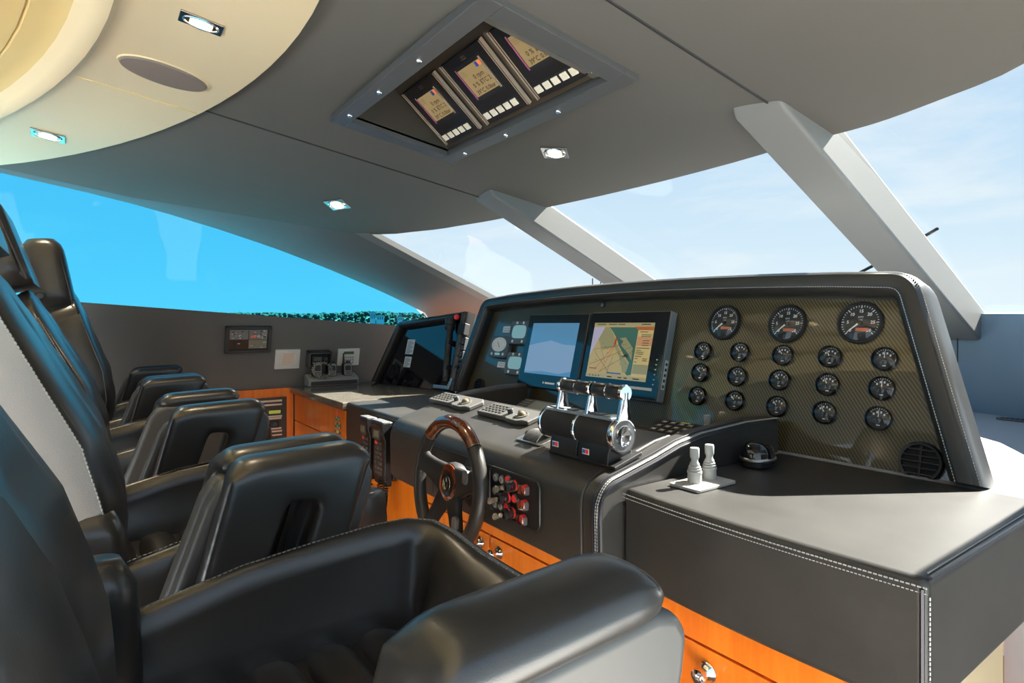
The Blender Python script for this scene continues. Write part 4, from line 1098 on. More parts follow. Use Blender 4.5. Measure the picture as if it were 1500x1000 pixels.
for a in (20, -50):
    c, s_ = math.cos(math.radians(a)), math.sin(math.radians(a))
    MB().prism([(c*.100+x, s_*.100+y) for x, y in rrect(.022, .032, .008)], .004, .0125, 'z').build('thumb_switch', MIDGREY, wt, bevel=.0015, seg=2)
MB().lathe([(.030, -.06), (.030, -.032), (.045, -.028)], 24).build('column', BLACK, wt)
MB().lathe([(.060, -.083), (.060, -.07), (.038, -.058), (.036, -.05)], 28).build('boot', BLACKM, wt)
MB().tube([(-.05, .01, -.035), (-.085, .012, -.030), (-.115, .016, -.026)], .008, 8, rs=[.006, .008, .010]).build('stalk', BLACKM, wt)

# ================================================================ things on the helm deck
DF = frame((-1.3, .834, -.2945), (1, 0, 0), (0, .166, .0445))
# twin throttle
tb = thing('throttle', 'chrome and black throttle head with three levers and gripped bar on the helm deck', 'throttle', m=M4.Identity(4)); tb.location = (-.955, .88, -.285); off = tb.location.copy()
ax, az = .882, -.226; xa, xb = -1.070, -.838; R = .0345
MB().prism([(x, y) for x, y in ((-1.035+1.3-0*0, .016), (-.828+1.3, .016), (-.828+1.3, .098), (-1.035+1.3, .098))], .000, .008, 'z', m=DF).build('base_plate', SATBLK, tb, off=off, bevel=.002, seg=2)
ped = [(ax-.034, -.284), (ax+.036, -.268), (ax+.030, -.240), (ax-.026, -.244), (ax-.033, -.262)]
for xs_ in ((-1.030, -.942), (-.938, -.848)): MB().prism(ped, *xs_).build('pedestal', BLACK, tb, off=off, bevel=.002, seg=2)
def cyl(x0_, x1_, r, name, mt, ring=False, n=36):
    m = M4.Translation((x0_, ax, az)) @ M4.Rotation(PI/2, 4, 'Y'); L = x1_-x0_
    pr = [(r*.97, 0), (r, L*.04+.0005), (r, L*.96-.0005), (r*.97, L)]
    return MB().lathe(pr, n, m).build(name, mt, tb, off=off)
cyl(xa+.006, -.9575, R, 'drum', BLACKM); cyl(-.9505, xb-.012, R, 'drum', BLACKM)
cyl(xa-.002, xa+.006, R*1.05, 'drum_ring', CHROME); cyl(-.9575, -.9505, R*1.04, 'drum_ring', CHROME); 
m = M4.Translation((xb-.012, ax, az)) @ M4.Rotation(PI/2, 4, 'Y')
MB().lathe([(R*1.02, 0), (R*1.06, .003), (R*1.06, .012), (R*1.0, .0145), (R*.93, .0145)], 40, m, cap=False).build('end_ring', CHROME, tb, off=off)
MB().lathe([(R*.93, .0142), (R*.66, .0142)], 40, m, cap=False).build('end_face', MIDGREY, tb, off=off)
MB().lathe([(R*.66, .0140), (R*.64, .0155), (R*.60, .0155), (R*.57, .012), (R*.3, .009), (.0001, .008)], 36, m, cap=False).build('end_cap', CHROME, tb, off=off)
# switch strip on top of the drums
sp = MB(); sp.box((-1.062, ax-.018, az+R*.86), (-.853, ax+.016, az+R*1.03)); st_ = sp.build('switch_strip', mat('pale_blue_strip', (.30, .36, .42), .3, metal=.4), tb, off=off, bevel=.001, seg=2)
for k in range(7):
    x = -1.045+.029*k
    if k == 3: continue
    MB().box((x-.010, ax-.012, az+R*1.03), (x+.010, ax+.008, az+R*1.12)).build('switch', PALEGREY if k == 6 else MIDGREY, st_, off=off, bevel=.001, seg=2)
# levers and grip bar
bz, by = -.139, .886
for x, w in ((-1.028, .009), (-.932, .009), (-.838, .011)):
    mb = MB()
    rings = []
    for f in (0, .15, .5, .85, 1.0):
        z = lerp(az+R*.95, bz+.001, f); hw = lerp(.024, .011, min(1, f*1.25)); yc = lerp(ax+.002, by, f)
        rings.append([V((x+p[0], yc+p[1], z)) for p in rrect(w, hw*2*.8, .003)])
    mb.loft(rings)
    m = M4.Translation((x-w/2, by, bz)) @ M4.Rotation(PI/2, 4, 'Y')
    mb.lathe([(.0150, 0), (.0168, .0015), (.0168, w-.0015), (.0150, w)], 24, m)
    mb.build('lever', CHROME, tb, off=off)
m = M4.Translation((-1.024, by, bz)) @ M4.Rotation(PI/2, 4, 'Y'); L = .186
segs = [(0, .046), (.048, .0915), (.1005, .142), (.144, L)]
for a, b in segs:
    MB().lathe([(.0145, a), (.0152, a+.001), (.0152, b-.001), (.0145, b)], 26, m).build('grip', SATBLK, tb, off=off)
for a in (.047, .143): MB().lathe([(.0155, a-.0012), (.0160, a), (.0155, a+.0012)], 26, m).build('grip_ring', CHROME, tb, off=off)
for x in (-1.010, -.912):
    q = M4.Translation((x, ax-.0335, -.2655)); fl = MB()
    fl.box((-.010, -.0012, -.006), (.010, 0, .006), m=q); fl.box((-.0085, -.0016, -.0035), (-.001, -.0012, .004), m=q, mat=1); fl.box((.0, -.0016, -.004), (.0085, -.0012, .0045), m=q, mat=2)
    fl.build('badge', [WHITEP, BLUEFLAT, REDP], tb, off=off, smooth=False)

# trackball keypads
def keypad(label, px, nx, ):
    (ul, vl), (ur, vr) = px
    a = onF(ul, vl, DF); b = onF(ur, vr, DF); W = b[0]-a[0]; H = .070
    d = thing('trackball_keypad', label, 'keypad', m=DF @ M4.Translation(((a[0]+b[0])/2, min(a[1], b[1])+H/2+.002, 0)), group='grey trackball keypads on the helm deck')
    body = [(-W/2, -H/2), (W*.08, -H/2), (W*.14, -H/2-.006), (W*.34, -H/2-.008), (W*.40, -H/2), (W/2, -H/2), (W/2, H*.28), (W*.42, H/2), (-W/2, H/2)]
    MB().prism(body, 0, .014, 'z').build('body', KEYGREY, d, bevel=.004, seg=3)
    for r_ in range(4):
        for c_ in range(6):
            x = -W*.43+W*.068*c_; y = H*.30-H*.19*r_
            MB().box((x-W*.022, y-H*.05, .0135), (x+W*.022, y+H*.05, .0165)).build('key', mat_key, d, bevel=.001, seg=1)
    MB().lathe([(.009, .013), (.009, .024), (.0075, .027), (.0001, .0275)], 18, M4.Translation((W*.06, -H*.10, 0))).build('rotary_knob', DKGREY, d)
    MB().lathe([(.021, .013), (.021, .0165), (.016, .0175), (.0125, .015)], 26, M4.Translation((W*.27, -H*.12, 0)), cap=False).build('ball_ring', KEYGREY, d)
    MB().ball((W*.27, -H*.12, .0155), (.0125, .0125, .0115), n=18).build('trackball', mat_ball, d)
    MB().box((W*.10, H*.15, .0135), (W*.22, H*.25, .016)).build('key', mat_key, d, bevel=.001, seg=1)
mat_key = mat('keypad_key', (.045, .045, .043), .5); mat_ball = mat('bronze_ball', (.16, .13, .08), .2)
keypad('port one of two grey trackball keypads on the helm deck', ((629, 589), (687, 603)), 0)
keypad('grey trackball keypad between the port keypad and the throttle', ((698.5, 608), (774, 624.5)), 0)
# thruster switch with hinged ribbed lid
a = onF(765, 641, DF); 
t = thing('hinged_switch_cover', 'small silver switch plate with ribbed hinged lid before the throttle', 'switch', m=DF @ M4.Translation((a[0]+.045, a[1]+.012, 0)))
MB().prism(rrect(.10, .060, .008), 0, .004, 'z').build('plate', BRUSHED, t, bevel=.001, seg=2)
mb = MB(); prof = [(-.030+.010*k, .010+.012*math.sin(PI*(k/6)**.9)) for k in range(7)]
mb.loft([[V((x, y, z)) for y, z in prof]+[V((x, y, z-.004)) for y, z in reversed(prof)] for x in (-.018, .036)])
ld = mb.build('lid', KEYGREY, t, bevel=.001, seg=1)
for k in range(7):
    x = -.012+.007*k; MB().tube([V((x, y, z+.0008)) for y, z in prof], .0012, 6).build('lid_rib', DKGREY, ld)
MB().lathe([(.010, .003), (.010, .012), (.006, .016), (.0001, .017)], 16, M4.Translation((-.030, .0, 0))).build('toggle', BLACK, t)

# ================================================================ key switch panel on the console front
SP = frame((onY(722, 700, .7835).x, .7825, 0), (1, 0, 0), (0, 0, 1))
a = onF(722, 690, SP); b = onF(791, 773, SP); c = onF(789, 712, SP)
px0, px1 = a[0]-.006, b[0]; pz1, pz0 = c[1]+.008, b[1]-.006
t = thing('key_switch_panel', 'black key switch panel with ignition keys and red guarded buttons on console front', 'switch panel', m=SP @ M4.Translation(((px0+px1)/2, (pz0+pz1)/2, 0)))
W, H = px1-px0, pz1-pz0
MB().prism(rrect(W, H, .014), -.004, .003, 'z').build('plate', BLACK, t, bevel=.002, seg=2)
MB().tube([(x, y, .003) for x, y in rrect(W*1.03, H*1.04, .016)], .0025, 6, closed=True).build('plate_edge', SATBLK, t)
def loc(u, v): 
    q = onF(u, v, SP); return q[0]-(px0+px1)/2, q[1]-(pz0+pz1)/2
for u, v in ((729, 698.5), (738, 702), (728, 717.5), (728, 737), (736.5, 740.5)):
    x, y = loc(u, v); mm = M4.Translation((x, y, .003))
    g = MB().lathe([(.0105, 0), (.0105, .003), (.0085, .0045), (.008, .003)], 20, mm).build('button_ring', MIDGREY, t)
    MB().lathe([(.0079, .001), (.0079, .0045), (.0001, .005)], 20, mm).box((-.0015, -.003, .0049), (.0015, .003, .0054), m=mm, mat=1).build('grey_button', [PALEGREY, INKD], g)
for u, v in ((755, 705), (757, 728.5), (752, 747)):
    pass
for u, v in ((747, 702), (756.5, 729.5), (745.5, 741.5)):
    x, y = loc(u, v); mm = M4.Translation((x, y, .003))
    g = MB().lathe([(.0105, 0), (.0105, .003), (.0085, .0045), (.008, .003)], 20, mm).build('button_ring', MIDGREY, t)
    MB().lathe([(.0079, .001), (.0079, .0055), (.0001, .006)], 20, mm).build('red_button', REDP, g)
for u, v in ((757, 710), (747, 727), (754.5, 749.5)):
    x, y = loc(u, v); mm = M4.Translation((x, y, .003))
    g = MB().lathe([(.0125, 0), (.0125, .016), (.0115, .017), (.0115, .020), (.0125, .021), (.0125, .028), (.010, .030), (.007, .030), (.0065, .027)], 22, mm).build('key_lock', SATBLK, t)
    MB().lathe([(.0128, .017), (.0128, .020)], 22, mm, cap=False).build('lock_ring', CHROME, g)
    MB().lathe([(.0127, .004), (.0127, .009)], 22, mm, cap=False).build('red_band', REDFLAT, g)
    k = MB(); k.box((-.0012, -.005, .028), (.0012, .005, .044), m=mm); k.lathe([(.0075, -.0011), (.0075, .0011)], 16, mm @ M4.Translation((0, 0, .052)) @ M4.Rotation(PI/2, 4, 'Y')); 
    k.build('key', BRASS, g)
for u, v in ((773, 716), (772, 738), (770, 759.5)):
    x, y = loc(u, v); mm = M4.Translation((x, y, .003))
    g = MB().lathe([(.0105, 0), (.0105, .006), (.009, .008), (.0001, .0085)], 20, mm).build('guarded_button', REDP, t)
    MB().prism(rrect(.027, .023, .007), .0, .0165, 'z', m=mm).build('clear_guard', CLEAR, g, bevel=.003, seg=2)
    MB().box((.0115, -.009, .003), (.0145, .009, .013), m=mm).box((.0085, -.004, .0165), (.0125, .004, .0185), m=mm).build('guard_hinge', KEYGREY, g, bevel=.001, seg=1)

# ================================================================ handsets on the port console wing
def handset(label, u0, u1, v0, v1, dpt):
    a = onY(u0, v0, .812); b = onY(u1, v1, .812); x = (a.x+b.x)/2; W = abs(b.x-a.x); z1 = a.z; z0 = a.z-.215
    m = M4.Translation((x, .8485, (z0+z1)/2)) @ M4.Rotation(PI/2, 4, 'X')       # local z points aft
    d = thing('telephone_handset', label, 'handset', m=m, group='handsets on the port console wing'); L = z1-z0
    MB().box((-W*.42, -L*.42, 0), (W*.42, L*.44, .016)).build('cradle', BLACK, d, bevel=.003, seg=2)
    prof = [(-L/2, .018), (-L/2, .040), (-L*.30, .046), (L*.20, .044), (L*.30, .052), (L*.46, .056), (L/2, .050), (L/2, .020), (L*.3, .014)]
    MB().prism(prof, -W*.40, W*.40, 'x').build('receiver', BLACK, d, bevel=.005, seg=3)
    MB().prism([(L*.47, .044), (L*.49, .054), (L*.515, .052), (L*.51, .022), (L*.48, .010)], -W*.36, W*.36, 'x').build('top_cap', MIDGREY, d, bevel=.003, seg=2)
    sc_ = MB(); m2 = M4.Translation((0, L*.31, .0535)) @ M4.Rotation(math.radians(-2), 4, 'X'); sc_.prism(rrect(W*.52, L*.17, .004), -.002, .0012, 'z', m=m2); sc_.prism(rrect(W*.36, L*.10, .003), .001, .0018, 'z', m=m2, mat=1)
    sc_.build('earpiece_panel', [DKGREY, LCD_DIM], d)
    for r_ in range(7):
        for c_ in range(3):
            MB().box((-W*.24+W*.17*c_, L*.13-L*.078*r_, .0435), (-W*.24+W*.17*c_+W*.12, L*.13-L*.078*r_+L*.05, .0475)).build('key', REDP if (r_, c_) == (0, 0) else KEYGREY, d, bevel=.001, seg=1)
    return d, m, L, W
h1 = handset('far handset of two on the port console wing, partly hidden behind chair arm', 531, 546, 608, 690, 0)
h2 = handset('near handset of two on the port console wing, keypad in full view', 548, 569, 613, 690, 0)
def coil(p0, p1, p2, turns, r, name, label):
    """a coiled cord hanging from p0 through p1 up to p2"""
    pts = []; n = turns*10
    def c(t):
        if t < .5: return p0.lerp(p1, t*2)
        return p1.lerp(p2, t*2-1)
    def cc(t):
        q0 = p0.lerp(p1+(p1-(p0+p2)/2)*.35, t); q1 = (p1+(p1-(p0+p2)/2)*.35).lerp(p2, t); return q0.lerp(q1, t)
    for i in range(n+1):
        t = i/n; a = 2*PI*turns*t; q = cc(t); d = (cc(min(1, t+.01))-cc(max(0, t-.01))).normalized()
        s_ = d.cross(V((0, 1, 0))).normalized(); u_ = s_.cross(d)
        rr = r*min(1, 12*t, 12*(1-t))
        pts.append(q+s_*(rr*math.cos(a))+u_*(rr*math.sin(a)))
    o = MB().tube(pts, .0022, 6).build(name, BLACK); tag(o, label, 'cord', 'coiled handset cords')
zb = onY(560, 768, .80).z
pA = onY(556, 694, .80); pB = onY(566, 700, .80)
coil(pA, V(((pA.x+pB.x)/2-.01, .80, zb-.02)), pB, 46, .0085, 'coiled_cord', 'coiled black cord looping under the near handset before the orange cabinet')
pA = onY(541, 694, .80); pB = onY(545, 720, .80)
coil(pA, V((pA.x+.035, .80, zb-.06)), V((pB.x+.05, .82, zb-.14)), 40, .0085, 'coiled_cord', 'coiled black cord under the far handset, half behind the chair arm')

# ================================================================ on the flat console wing
t = thing('joystick_plate', 'pair of pale grey bellows joysticks on a plate on the console wing', 'joystick', (-.727, .990, -.316)); off = t.location.copy()
MB().prism([(x-.727+0*off.x, y+.990) for x, y in rrect(.070, .122, .006)], -.3165, -.3105, 'z').build('plate', PALEGREY, t, off=off, bevel=.0015, seg=2)
def joy(parent, x, y, z, off):
    k = .0135
    pr = [(k, 0), (k*1.02, .004), (k, .018), (k*1.08, .019), (k*1.08, .0225), (k*.90, .023), (k*.98, .0245), (k*.98, .0275), (k*.78, .028), (k*.86, .0295), (k*.86, .032), (k*.66, .0325), (k*.72, .034), (k*.70, .037), (k*.50, .041), (k*.50, .046), (k*.66, .050), (k*.68, .066), (k*.62, .068), (.0001, .0682)]
    return MB().lathe(pr, 24, M4.Translation((x, y, z))).build('joystick', PALEGREY, parent, off=off)
joy(t, -.733, .972, -.3105, off); joy(t, -.735, 1.022, -.3105, off)
t = thing('tray_joystick', 'lone grey joystick in the shaded tray behind the raised console rim', 'joystick', (-.985, 1.36, -.315)); off = t.location.copy()
j = joy(t, -.985, 1.36, -.3125, off); j.name = 'bellows_stick'
MB().prism([(x-.985, y+1.36) for x, y in rrect(.06, .06, .006)], -.315, -.312, 'z').build('plate', DKGREY, t, off=off)
t = thing('dome_controller', 'glossy black dome controller with silver band on the console wing', 'controller', (-.752, 1.222, -.316)); off = t.location.copy()
mm = M4.Translation((-.752, 1.222, -.317)) @ M4.Rotation(math.radians(10), 4, 'Z') @ M4.Diagonal((.84, .84, 1.1, 1))
fl = (1.0, 1.25)
MB().lathe([(.036, 0), (.041, .004), (.042, .014)], 32, mm, flat=fl).build('foot', BLACK, t, off=off)
MB().lathe([(.0425, .014), (.0445, .016), (.0445, .019), (.0425, .021)], 32, mm, flat=fl).build('silver_band', BRUSHED, t, off=off)
MB().lathe([(.042, .021), (.041, .029), (.037, .038), (.029, .0455), (.017, .050), (.0001, .0515)], 32, mm, flat=fl).build('dome', GLOSSBLK, t, off=off)

# ================================================================ in the sunk tray before the screens
p = onZ(782, 592, -.29)
m = M4.Translation((-1.70, 1.352, -.313)) @ M4.Rotation(math.radians(24), 4, 'X')
t = thing('radio_display', 'grey radio display with five side keys and round dial in the console tray', 'radio', m=m)
MB().prism(rrect(.30, .085, .006), 0, .012, 'z').build('body', DKGREY, t, bevel=.003, seg=2)
MB().box((-.055, -.036, .011), (.055, .036, .0145)).build('screen_frame', MIDGREY, t, bevel=.002, seg=2)
MB().box((-.048, -.029, .0142), (.048, .029, .0152)).build('screen', LCD_DIM, t)
for k in range(5):
    MB().lathe([(.005, .012), (.005, .015), (.0001, .0155)], 12, M4.Translation((-.128, -.030+.015*k, 0))).build('side_key', BLACK, t)
    MB().box((-.115, -.0315+.015*k, .012), (-.072, -.0285+.015*k, .0125)).build('key_print', PALEGREY, t)
MB().lathe([(.030, .012), (.030, .018), (.026, .024), (.018, .026), (.0001, .0265)], 28, M4.Translation((.100, .005, 0))).build('dial_knob', DKGREY, t)
p = onY(893, 603, 1.30)
m = M4.Translation((p.x, 1.30, -.312)) @ M4.Rotation(math.radians(30), 4, 'X')
t = thing('round_indicator', 'round indicator with pale ring in the console tray beside the throttle', 'gauge', m=m)
MB().lathe([(.044, 0), (.046, .010), (.042, .016), (.036, .017), (.035, .013)], 36, cap=False).build('ring', BRUSHED, t); MB().lathe([(.036, .012), (.0001, .012)], 30, cap=False).build('dial', DIAL, t)
MB().box((-.012, -.006, .012), (.014, .002, .0126)).build('red_pointer', REDFLAT, t)
m = M4.Translation((-1.088, 1.345, -.300)) @ M4.Rotation(math.radians(16), 4, 'X')
t = thing('button_keypad', 'flat black button keypad in the console tray under the gauges', 'keypad', m=m)
MB().prism(rrect(.150, .095, .008), -.01, .008, 'z').build('body', BLACK, t, bevel=.002, seg=2)
for r_ in range(3):
    for c_ in range(4):
        k = MB().box((-.058+.030*c_, .018-.026*r_, .008), (-.036+.030*c_, .036-.026*r_, .0105)).build('key', DKGREY, t, bevel=.001, seg=1)
        MB().box((-.053+.030*c_, .024-.026*r_, .0105), (-.041+.030*c_, .031-.026*r_, .0108)).build('key_print', PALEGREY, k, smooth=False)
MB().box((.0, .039, .008), (.03, .044, .009)).build('yellow_print', mat('yellow_print', (.6, .45, .08), .5), t)

# ================================================================ port wall devices
def onwall(u0, v0, u1, v1):
    a = onF(u0, v0, WF); b = onF(u1, v1, WF); return (a[0]+b[0])/2, (a[1]+b[1])/2, abs(b[0]-a[0]), abs(a[1]-b[1])
cx, cy, W, H = onwall(330, 477, 395, 514.5)
t = thing('wall_monitor', 'small dark framed camera monitor with four views on the port wall', 'monitor', m=WF @ M4.Translation((cx, cy, .0)))
mb = MB(); fw = W*.075
for a, b in (((-W/2, -H/2, 0), (W/2, -H/2+fw, .022)), ((-W/2, H/2-fw, 0), (W/2, H/2, .022)), ((-W/2, -H/2, 0), (-W/2+fw, H/2, .022)), ((W/2-fw, -H/2, 0), (W/2, H/2, .022))): mb.box(a, b)
mb.build('frame', mat('monitor_frame', (.045, .045, .048), .5), t, bevel=.002, seg=2)
mb = MB(); x0_, x1_, y0_, y1_ = -W/2+fw, W/2-fw, -H/2+fw, H/2-fw
mb.box((x0_, y0_, 0), (x1_, y1_, .010), mat=2)
def Q(fx0, fy0, fx1, fy1, mt, h): quad_on(mb, lerp(x0_, x1_, fx0), lerp(y0_, y1_, fy0), lerp(x0_, x1_, fx1), lerp(y0_, y1_, fy1), h, mt)
Q(.02, .50, .49, .97, 0, .0105); Q(.51, .50, .98, .97, 0, .0105); Q(.02, .03, .49, .49, 2, .0105); Q(.51, .05, .98, .48, 4, .0105)
rr = random.Random(3)
for i in range(46):
    fx, fy = (rr.uniform(.05, .42), rr.uniform(.55, .9)) if i % 2 else (rr.uniform(.54, .92), rr.uniform(.53, .9))
    Q(fx, fy, fx+rr.uniform(.02, .06), fy+rr.uniform(.015, .05), 1 if rr.random() < .55 else 2, .0107+.0001*i)
for i in range(6): fx = .56+.04*i; Q(fx, .60+.03*(i % 2), fx+.03, .68+.03*(i % 3), 3 if i < 4 else 1, .0155+.0001*i)
for i in range(10): fx, fy = rr.uniform(.53, .9), rr.uniform(.08, .38); Q(fx, fy, fx+.07, fy+.03, 1 if i % 3 == 0 else 0, .0107+.0001*i)
Q(.22, .28, .29, .31, 1, .0107)
mb.build('screen', CCTV, t, smooth=False, recalc=False)
cx, cy, W, H = onwall(403, 511.5, 437.5, 538.5)
t = thing('touch_panel', 'white square control panel with brown screen on the port wall', 'control panel', m=WF @ M4.Translation((cx, cy, 0)))
MB().box((-W/2, -H/2, 0), (W/2, H/2, .012)).build('plate', WHITEP, t, bevel=.003, seg=2)
MB().box((-W*.20, -H*.30, .011), (W*.24, H*.32, .0128)).build('screen', screen('brown_screen', (.22, .165, .125), .8, .3), t)
for sx in (-.33, .36):
    for k in range(5): MB().box((sx*W-W*.05, H*(.25-.13*k)-H*.02, .012), (sx*W+W*.05, H*(.25-.13*k)+H*.02, .0138)).build('key', WHITEP, t, bevel=.001, seg=1)
cx, cy, W, H = onwall(494.5, 510, 524, 533.5)
t = thing('alarm_keypad', 'white alarm keypad with green display on the port wall behind radios', 'keypad', m=WF @ M4.Translation((cx, cy, 0)))
MB().box((-W/2, -H/2, 0), (W/2, H/2, .014)).build('plate', WHITEP, t, bevel=.003, seg=2)
MB().box((-W*.24, H*.18, .013), (W*.22, H*.34, .0146)).build('display', mat('green_grey_lcd', (.10, .16, .09), .3), t)
for r_ in range(3):
    for c_ in range(5): MB().box((-W*.28+W*.11*c_, -H*.36+H*.15*r_, .013), (-W*.28+W*.11*c_+W*.075, -H*.36+H*.15*r_+H*.09, .0155)).build('key', PALEGREY, t, bevel=.001, seg=1)

# radio charger and radios in the corner
zc = -.3135
t = thing('radio_charger', 'long grey desktop charger base holding radios on the stone worktop', 'charger', (-3.02, 1.03, zc)); off = t.location.copy()
MB().prism([(-3.066, zc), (-2.988, zc), (-2.985, zc+.030), (-3.0, zc+.044), (-3.058, zc+.060), (-3.064, zc+.055)], .905, 1.165, 'y').build('body', mat('charger_grey', (.34, .34, .33), .5), t, off=off, bevel=.006, seg=3)
MB().box((-2.986, .915, zc+.006), (-2.984, 1.155, zc+.026)).build('front_band', DKGREY, t, off=off)
def handheld(label, y, x, h, ant, w=.046, mt=None):
    d = thing('handheld_radio', label, 'radio', (x, y, zc+.045), 'handheld radios in the charger'); off = d.location.copy()
    z0 = zc+.046
    MB().prism([(p[0]+y, p[1]+z0+h/2) for p in rrect(w, h, .009)], x-.016, x+.016, 'x').build('body', BLACK, d, off=off, bevel=.003, seg=2)
    MB().prism([(p[0]+y, p[1]+z0+h/2) for p in rrect(w*.86, h*.92, .008)], x+.0155, x+.0185, 'x').build('face_plate', PALEGREY, d, off=off, bevel=.001, seg=1)
    MB().prism([(p[0]+y, p[1]+z0+h*.62) for p in rrect(w*.66, h*.40, .006)], x+.018, x+.0195, 'x').build('display', DKGREY, d, off=off)
    for r_ in range(2):
        for c_ in range(3): MB().box((x+.018, y-w*.26+w*.20*c_, z0+h*(.14+.13*r_)), (x+.0205, y-w*.26+w*.20*c_+w*.13, z0+h*(.14+.13*r_)+h*.07)).build('key', DKGREY, d, off=off)
    MB().tube([(x-.004, y-w*.34, z0+h-.004), (x-.004, y-w*.34, z0+h+.012), (x-.004, y-w*.33, z0+h+ant)], .004, 8, rs=[.006, .0055, .0032]).build('antenna', BLACK, d, off=off)
    for k in (.06, .30): MB().lathe([(.006, 0), (.006, .012), (.005, .013)], 12, M4.Translation((x-.003, y+w*k, z0+h-.001))).build('knob', DKGREY, d, off=off)
handheld('middle handheld radio in the charger, beside the one wrapped in coiled cord', 1.030, -3.022, .068, .048)
handheld('forward handheld radio in the charger, before the alarm keypad', 1.112, -3.022, .066, .052)
handheld('aft handheld radio in the charger, wrapped in its coiled microphone cord', .955, -3.022, .074, .060)
# coiled microphone cord around the aft radio
pts = []
for i in range(34*8):
    a = i/(34*8); ang = 2*PI*1.55*a+2.2; c = V((-2.992+.012*math.sin(7*a), .975+.052*math.cos(ang)*(1-.2*a), zc+.083+.036*math.sin(ang)))
    rad = V((0, math.cos(ang), math.sin(ang))); b = 2*PI*i/8
    pts.append(c+rad*(.0065*math.cos(b))+V((1, 0, 0))*(.0065*math.sin(b)))
o = MB().tube(pts, .0022, 5).build('microphone_cord', mat('bleached_cord', (.35, .32, .28), .4)); tag(o, 'coiled microphone cord looped over the aft radio in the charger', 'cord')
# bracketed set radio on the wall behind
cx, cy, W, H = onwall(449, 513, 480, 534)
t = thing('set_radio', 'dark bracket mounted radio set on the port wall behind the handheld radios', 'radio', m=WF @ M4.Translation((cx, cy, 0)))
MB().box((-W/2, -H/2, 0), (-W/2+.008, H/2, .055)).box((W/2-.008, -H/2, 0), (W/2, H/2, .055)).box((-W/2, H/2-.006, 0), (W/2, H/2, .055)).build('bracket', DKGREY, t, bevel=.001, seg=1)
MB().box((-W*.36, -H*.30, .002), (W*.36, H*.34, .045)).build('case', BLACK, t, bevel=.003, seg=2)
MB().box((-W*.28, -H*.06, .044), (W*.08, H*.20, .0462)).build('display', mat('grey_lcd', (.12, .13, .13), .3), t)
MB().lathe([(.010, .044), (.009, .056), (.0001, .057)], 16, M4.Translation((W*.24, H*.08, 0))).build('knob', DKGREY, t)
for k in range(5): MB().box((-W*.30+W*.12*k, -H*.22, .044), (-W*.30+W*.12*k+W*.08, -H*.14, .0465)).build('key', PALEGREY, t)

# ================================================================ port pod fittings
def onpq(u, v): return onF(u, v, PQ)
for u0, v0, u1, v1, lab in ((598, 497, 604.5, 519, 'upper white instruction strip on the gloss black pod'), (594, 522, 600.5, 538, 'lower white instruction strip on the gloss black pod')):
    a = onpq(u0, v0); b = onpq(u1, v1); W, H = max(.02, b[0]-a[0]), a[1]-b[1]
    t = thing('instruction_strip', lab, 'label', m=PQ @ M4.Translation(((a[0]+b[0])/2, (a[1]+b[1])/2, .0005)), group='instruction strips on the gloss black pod')
    MB().box((-W/2, -H/2, 0), (W/2, H/2, .0012)).build('paper', WHITEP, t, smooth=False)
    mb = MB(); n = int(H/.007)
    for k in range(n): mb.box((-W*.38, H*.46-.007*(k+1), .0012), (W*(.38 if k % 3 else .12), H*.46-.007*(k+1)+.0026, .0014))
    mb.build('print', DKGREY, t, smooth=False)
a = onpq(661, 563); b = onpq(668, 470)
pa, pb = PQ @ V((a[0], a[1]+.004, .036)), PQ @ V((b[0], b[1], .036))
ax_ = (pb-pa).normalized(); L = (pb-pa).length
x_ = V((1, 0, 0)); x_ = (x_-ax_*x_.dot(ax_)).normalized(); y_ = ax_.cross(x_)
m = M4.Identity(4)
for i in range(3): m[i][0], m[i][1], m[i][2], m[i][3] = x_[i], y_[i], ax_[i], pa[i]
t = thing('flashlight', 'long black flashlight clipped upright on the gloss black pod', 'flashlight', m=m)
MB().lathe([(.016, 0), (.018, .004), (.018, L*.10), (.0165, L*.11), (.0165, L*.60), (.0175, L*.61), (.0175, L*.70), (.0165, L*.72), (.017, L*.80)], 20).build('barrel', SATBLK, t)
MB().lathe([(.017, L*.80), (.026, L*.85), (.026, L*.90), (.025, L*.905), (.026, L*.91), (.026, L*.985), (.024, L), (.020, L*.995)], 24).build('lamp_head', SATBLK, t)
for f in (.22, .62): MB().box((-.018, -.012, L*f-.01), (.018, .033, L*f+.01)).build('clip', BLACK, t, bevel=.002, seg=2)
a = onpq(681, 467); 
t = thing('red_switch', 'small red switch on the hood of the gloss black pod above the flashlight', 'switch', m=PQ @ M4.Translation((a[0]-.02, a[1]+.0, .030)))
MB().lathe([(.012, 0), (.012, .012), (.0001, .014)], 14).build('button', REDP, t)
a = onpq(684, 474); b = onpq(702, 548); x0_ = .594; x1_ = .652; H = a[1]-b[1]
t = thing('radio_stack', 'stack of black radio units with knobs beside the flashlight', 'radio stack', m=PQ @ M4.Translation(((x0_+x1_)/2, b[1], .001))); W = x1_-x0_
for k, (f0, f1) in enumerate(((.0, .20), (.22, .42), (.44, .70))):
    u_ = MB().box((-W/2, H*f0, 0), (W/2, H*f1, .022)).build('radio_unit', DKGREY if k else BLACK, t, bevel=.003, seg=2)
    for j in range(3): MB().lathe([(.008, .022), (.007, .030), (.0001, .031)], 14, M4.Translation((-W*.30+W*.3*j, H*(f0+f1)/2, 0))).build('knob', BLACK, u_)
    MB().box((-W*.42, H*f1-.012, .022), (-W*.10, H*f1-.004, .023)).build('display', LCD_DIM, u_)
MB().box((-W*.40, H*.74, 0), (W*.4, H*.98, .035)).build('speaker_box', BLACKM, t, bevel=.004, seg=2)
a = onpq(655, 566); 
t = thing('flashlight_cradle', 'bent grey metal bracket at the foot of the flashlight on the stone worktop', 'bracket', m=PQ @ M4.Translation((a[0]+.02, 0.001, .05)))
